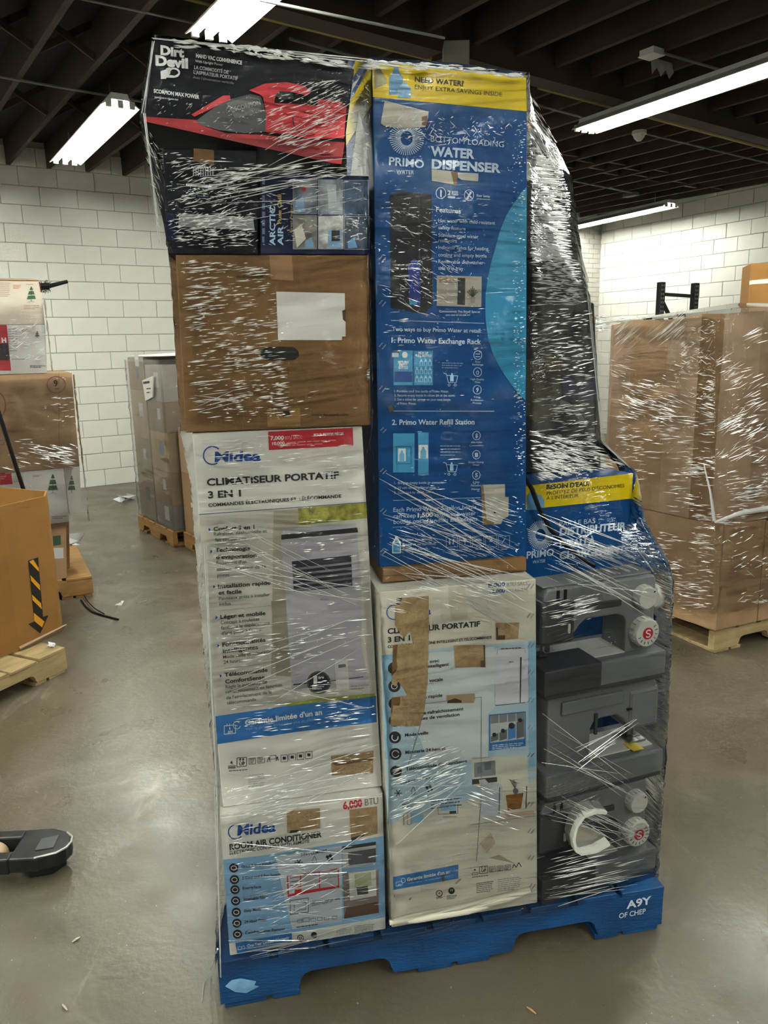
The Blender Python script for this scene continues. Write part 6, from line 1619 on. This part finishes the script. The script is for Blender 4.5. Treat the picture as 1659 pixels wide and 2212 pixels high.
# ---- cartons seen over the right stack
kP = np.array([3.3, 6.6, 0]); kd = -16
q = pq(((1622, 569), (1760, 545), (1760, 655), (1620, 661)), kP, kd)
q[1][2] = q[0][2]; q[2][2] = q[3][2]; q[3][:2] = q[0][:2]; q[2][:2] = q[1][:2]
o, f, *_ = carton('brown_carton', q, .42, KRAFT3, 'orange-brown carton with wrapping tape, above the large wrapped stack', dvec=nv(kd))
f.z(1180, 360, 3.463); f.q([(1455, 870), (1540, 850), (1700, 835), (1700, 870), (1540, 880), (1452, 900)], mat('white_tape', '#d5d2c9', .35), 'white_tape', 3); f.line([(1535, 740), (1532, 1040)], 5, KRAFT2, 'fold', 2)
q2 = [p.copy() for p in q]; zz = q[3][2]
qa = [np.array([q[0][0], q[0][1], zz - .003]), np.array([q[1][0], q[1][1], zz - .003]), np.array([q[1][0], q[1][1], .0]), np.array([q[0][0], q[0][1], .0])]
carton('brown_carton', qa, .42, KRAFT4, 'tall plain brown carton hidden behind the large wrapped stack, carrying the orange-brown one', dvec=nv(kd))

# ---- pallet truck forks at the left edge
PJ = empty('pallet_truck', (-1.9, 2.05, 0)); tag(PJ, 'black hand pallet truck whose worn fork reaches in beside the blue pallet', 'pallet truck')
po_ = np.array(PJ.location)
tipA = fl(156, 1838, .05); fd = dirv(183); fn = nv(183)
FK = mat('worn_black_steel', '#1d1e20', .38, metal=.2, noise=(14, .5, 6), bump=(20, .2)); WORN = mat('bare_steel_edge', '#c5c3bd', .35, metal=.6)
for k, tip in enumerate((tipA, tipA + np.array([-.10, -.50, 0]))):
    W_, zt_ = .155, .085
    side = [(0, 0), (.012, .035), (.04, .058), (.09, W_ / 2), (1.1, W_ / 2)]
    out = [tip + fd * x + fn * y for x, y in side] + [tip + fd * x - fn * y for x, y in side[::-1][:-1]]
    for p in out: p[2] = 0
    hx0, hx1, hy = .17, .36, .036          # roller window
    hole = [(hx0, -hy * .5), (hx0 + .02, -hy), (hx1, -hy), (hx1, hy), (hx0 + .02, hy), (hx0, hy * .5)]
    L_ = [tip + fd * x + fn * y for x, y in hole]
    # build as three slabs round the window + nose
    def slab(pts2, z0, z1, nm, m_): return MB().prism([(tip + fd * x + fn * y) * np.array([1, 1, 0]) - po_ + UP * z0 for x, y in pts2], UP * (z1 - z0)).build(nm, m_, PJ, bevel=.006)
    nose = [(0, 0.0), (.008, .03), (.03, .055), (.08, W_ / 2), (.17, W_ / 2), (.17, -W_ / 2), (.08, -W_ / 2), (.03, -.055), (.008, -.03)]
    slab(nose, .035, zt_, 'fork_nose', FK)
    slab([(.168, hy), (.168, W_ / 2), (.362, W_ / 2), (.362, hy)], .03, zt_, 'fork_side', FK); slab([(.168, -hy), (.168, -W_ / 2), (.362, -W_ / 2), (.362, -hy)], .03, zt_, 'fork_side', FK)
    slab([(.36, W_ / 2), (.36, -W_ / 2), (1.12, -W_ / 2), (1.12, W_ / 2)], .03, zt_, 'fork_blade', FK)
    slab([(.02, .0), (.05, .045), (.12, .06), (.12, -.06), (.05, -.045)], .0, .036, 'entry_shoe', BLK)
    c_ = (tip + fd * .25) * np.array([1, 1, 0]) - po_ + UP * .04
    MB().tube([c_ - fn * .03, c_ + fn * .03], .038, 20).build('load_roller', mat('beige_roller', '#b59a7c', .5), PJ, smooth=True)
    MB().tube([c_ - fn * hy, c_ + fn * hy], .008, 10).build('axle', STEEL, PJ)
    rim = [(tip + fd * x + fn * y) * np.array([1, 1, 0]) - po_ + UP * (zt_ - .002) for x, y in ((.09, W_ / 2 - .004), (.03, .052), (.006, .028), (.0, 0), (.006, -.028), (.03, -.052))]
    MB().tube(rim, .0035, 6).build('worn_rim', WORN, PJ, smooth=True)
    MB().prism([(tip + fd * x + fn * y) * np.array([1, 1, 0]) - po_ + UP * zt_ for x, y in ((.045, .03), (.10, .04), (.10, -.02), (.05, -.035))], UP * .003).build('wear_plate', GREYD, PJ, bevel=.001, seg=1)
bk = tipA + fd * 1.14 + np.array([-.05, -.25, 0]); bk[2] = 0
MB().bar(bk - po_ - fn * .28 + UP * .10, bk - po_ + fn * .28 + UP * .10, .10, .14).build('carriage', FK, PJ, bevel=.01)
MB().tube([bk - po_ + fd * .08 - fn * .05 + UP * .09, bk - po_ + fd * .08 + fn * .05 + UP * .09], .09, 20).build('steer_wheel', BLK, PJ, smooth=True)
MB().tube([bk - po_ + fd * .06 + UP * .2, bk - po_ + fd * .16 + UP * 1.1], .018, 10).build('handle_shaft', FK, PJ, smooth=True)
MB().tube([bk - po_ + fd * .16 + UP * 1.1 - fn * .18, bk - po_ + fd * .17 + UP * 1.18, bk - po_ + fd * .16 + UP * 1.1 + fn * .18], .014, 8).build('grip_bar', BLK, PJ, smooth=True)

# ---- small litter on the floor
sp = [fl(x, y, .006) for x, y in ((175, 1296), (185, 1310), (200, 1322), (225, 1330), (256, 1338))]
o = MB().tube(sp, .006, 6).build('strap', BLK, None, smooth=True, origin=sp[0]); tag(o, 'black plastic strap curling over the floor by the orange-brown pallet', 'strap')
sp = [fl(x, y, .006) for x, y in ((182, 1290), (190, 1303), (205, 1318), (225, 1330))]
o = MB().tube([p + UP * .012 for p in sp], .004, 6).build('strap', BLK, None, smooth=True, origin=sp[0]); tag(o, 'second thinner black strap end lying over the first', 'strap')
def scrap(x, y, r, label, seed, material=mat('clear_scrap', '#d9d9d6', .15)):
    rr = random.Random(seed); P = fl(x, y, 0); mb = MB(); vs_ = [np.array([rr.uniform(-r, r), rr.uniform(-r, r), rr.uniform(0, r * .8) * (i % 3 > 0)]) for i in range(10)]
    mb.add(vs_, [(i, i + 1, i + 2) for i in range(8)]); o = mb.build('plastic_scrap', material, None); o.location = tuple(P); tag(o, label, 'scrap')
scrap(265, 1083, .11, 'crumpled clear plastic on the floor near the grey wrapped pallet', 2)
scrap(285, 1078, .09, 'thin twist of clear plastic touching the grey wrapped pallet', 3)
scrap(258, 1306, .03, 'tiny shiny plastic scrap on the floor beyond the strap end', 4)
scrap(162, 1210, .10, 'loose clear plastic on the end of the orange-brown pallet', 5); bpy.data.objects[[o.name for o in C.objects if o.name.startswith('plastic_scrap')][-1]].location.z = .14
scrap(110, 1398, .03, 'small crumpled silver wrapper on the weathered pallet', 6); [o for o in C.objects if o.name.startswith('plastic_scrap')][-1].location = tuple(fl(112, 1396, .137))
def stick(x0, y0, x1, y1, c_, label, r=.003):
    a, b = fl(x0, y0, r), fl(x1, y1, r); o = MB().tube([a, a * .5 + b * .5 + UP * .001, b], [r * .6, r, r * .5], 6).build('wood_splinter', K(c_), None, origin=a); tag(o, label, 'splinter')
stick(156, 2035, 173, 2024, '#c9bda0', 'pale wood splinter on the floor left of the blue pallet'.replace(' left of', ' in front of'))
stick(1138, 2175, 1158, 2190, '#b08a5a', 'tan wood splinter on the floor below the blue pallet')
stick(135, 2170, 145, 2182, '#b5ab98', 'tiny pale splinter close to the bottom edge of the floor')

# =================================================================== finish the print
make_texts()
for f_ in FACES: f_.flush()
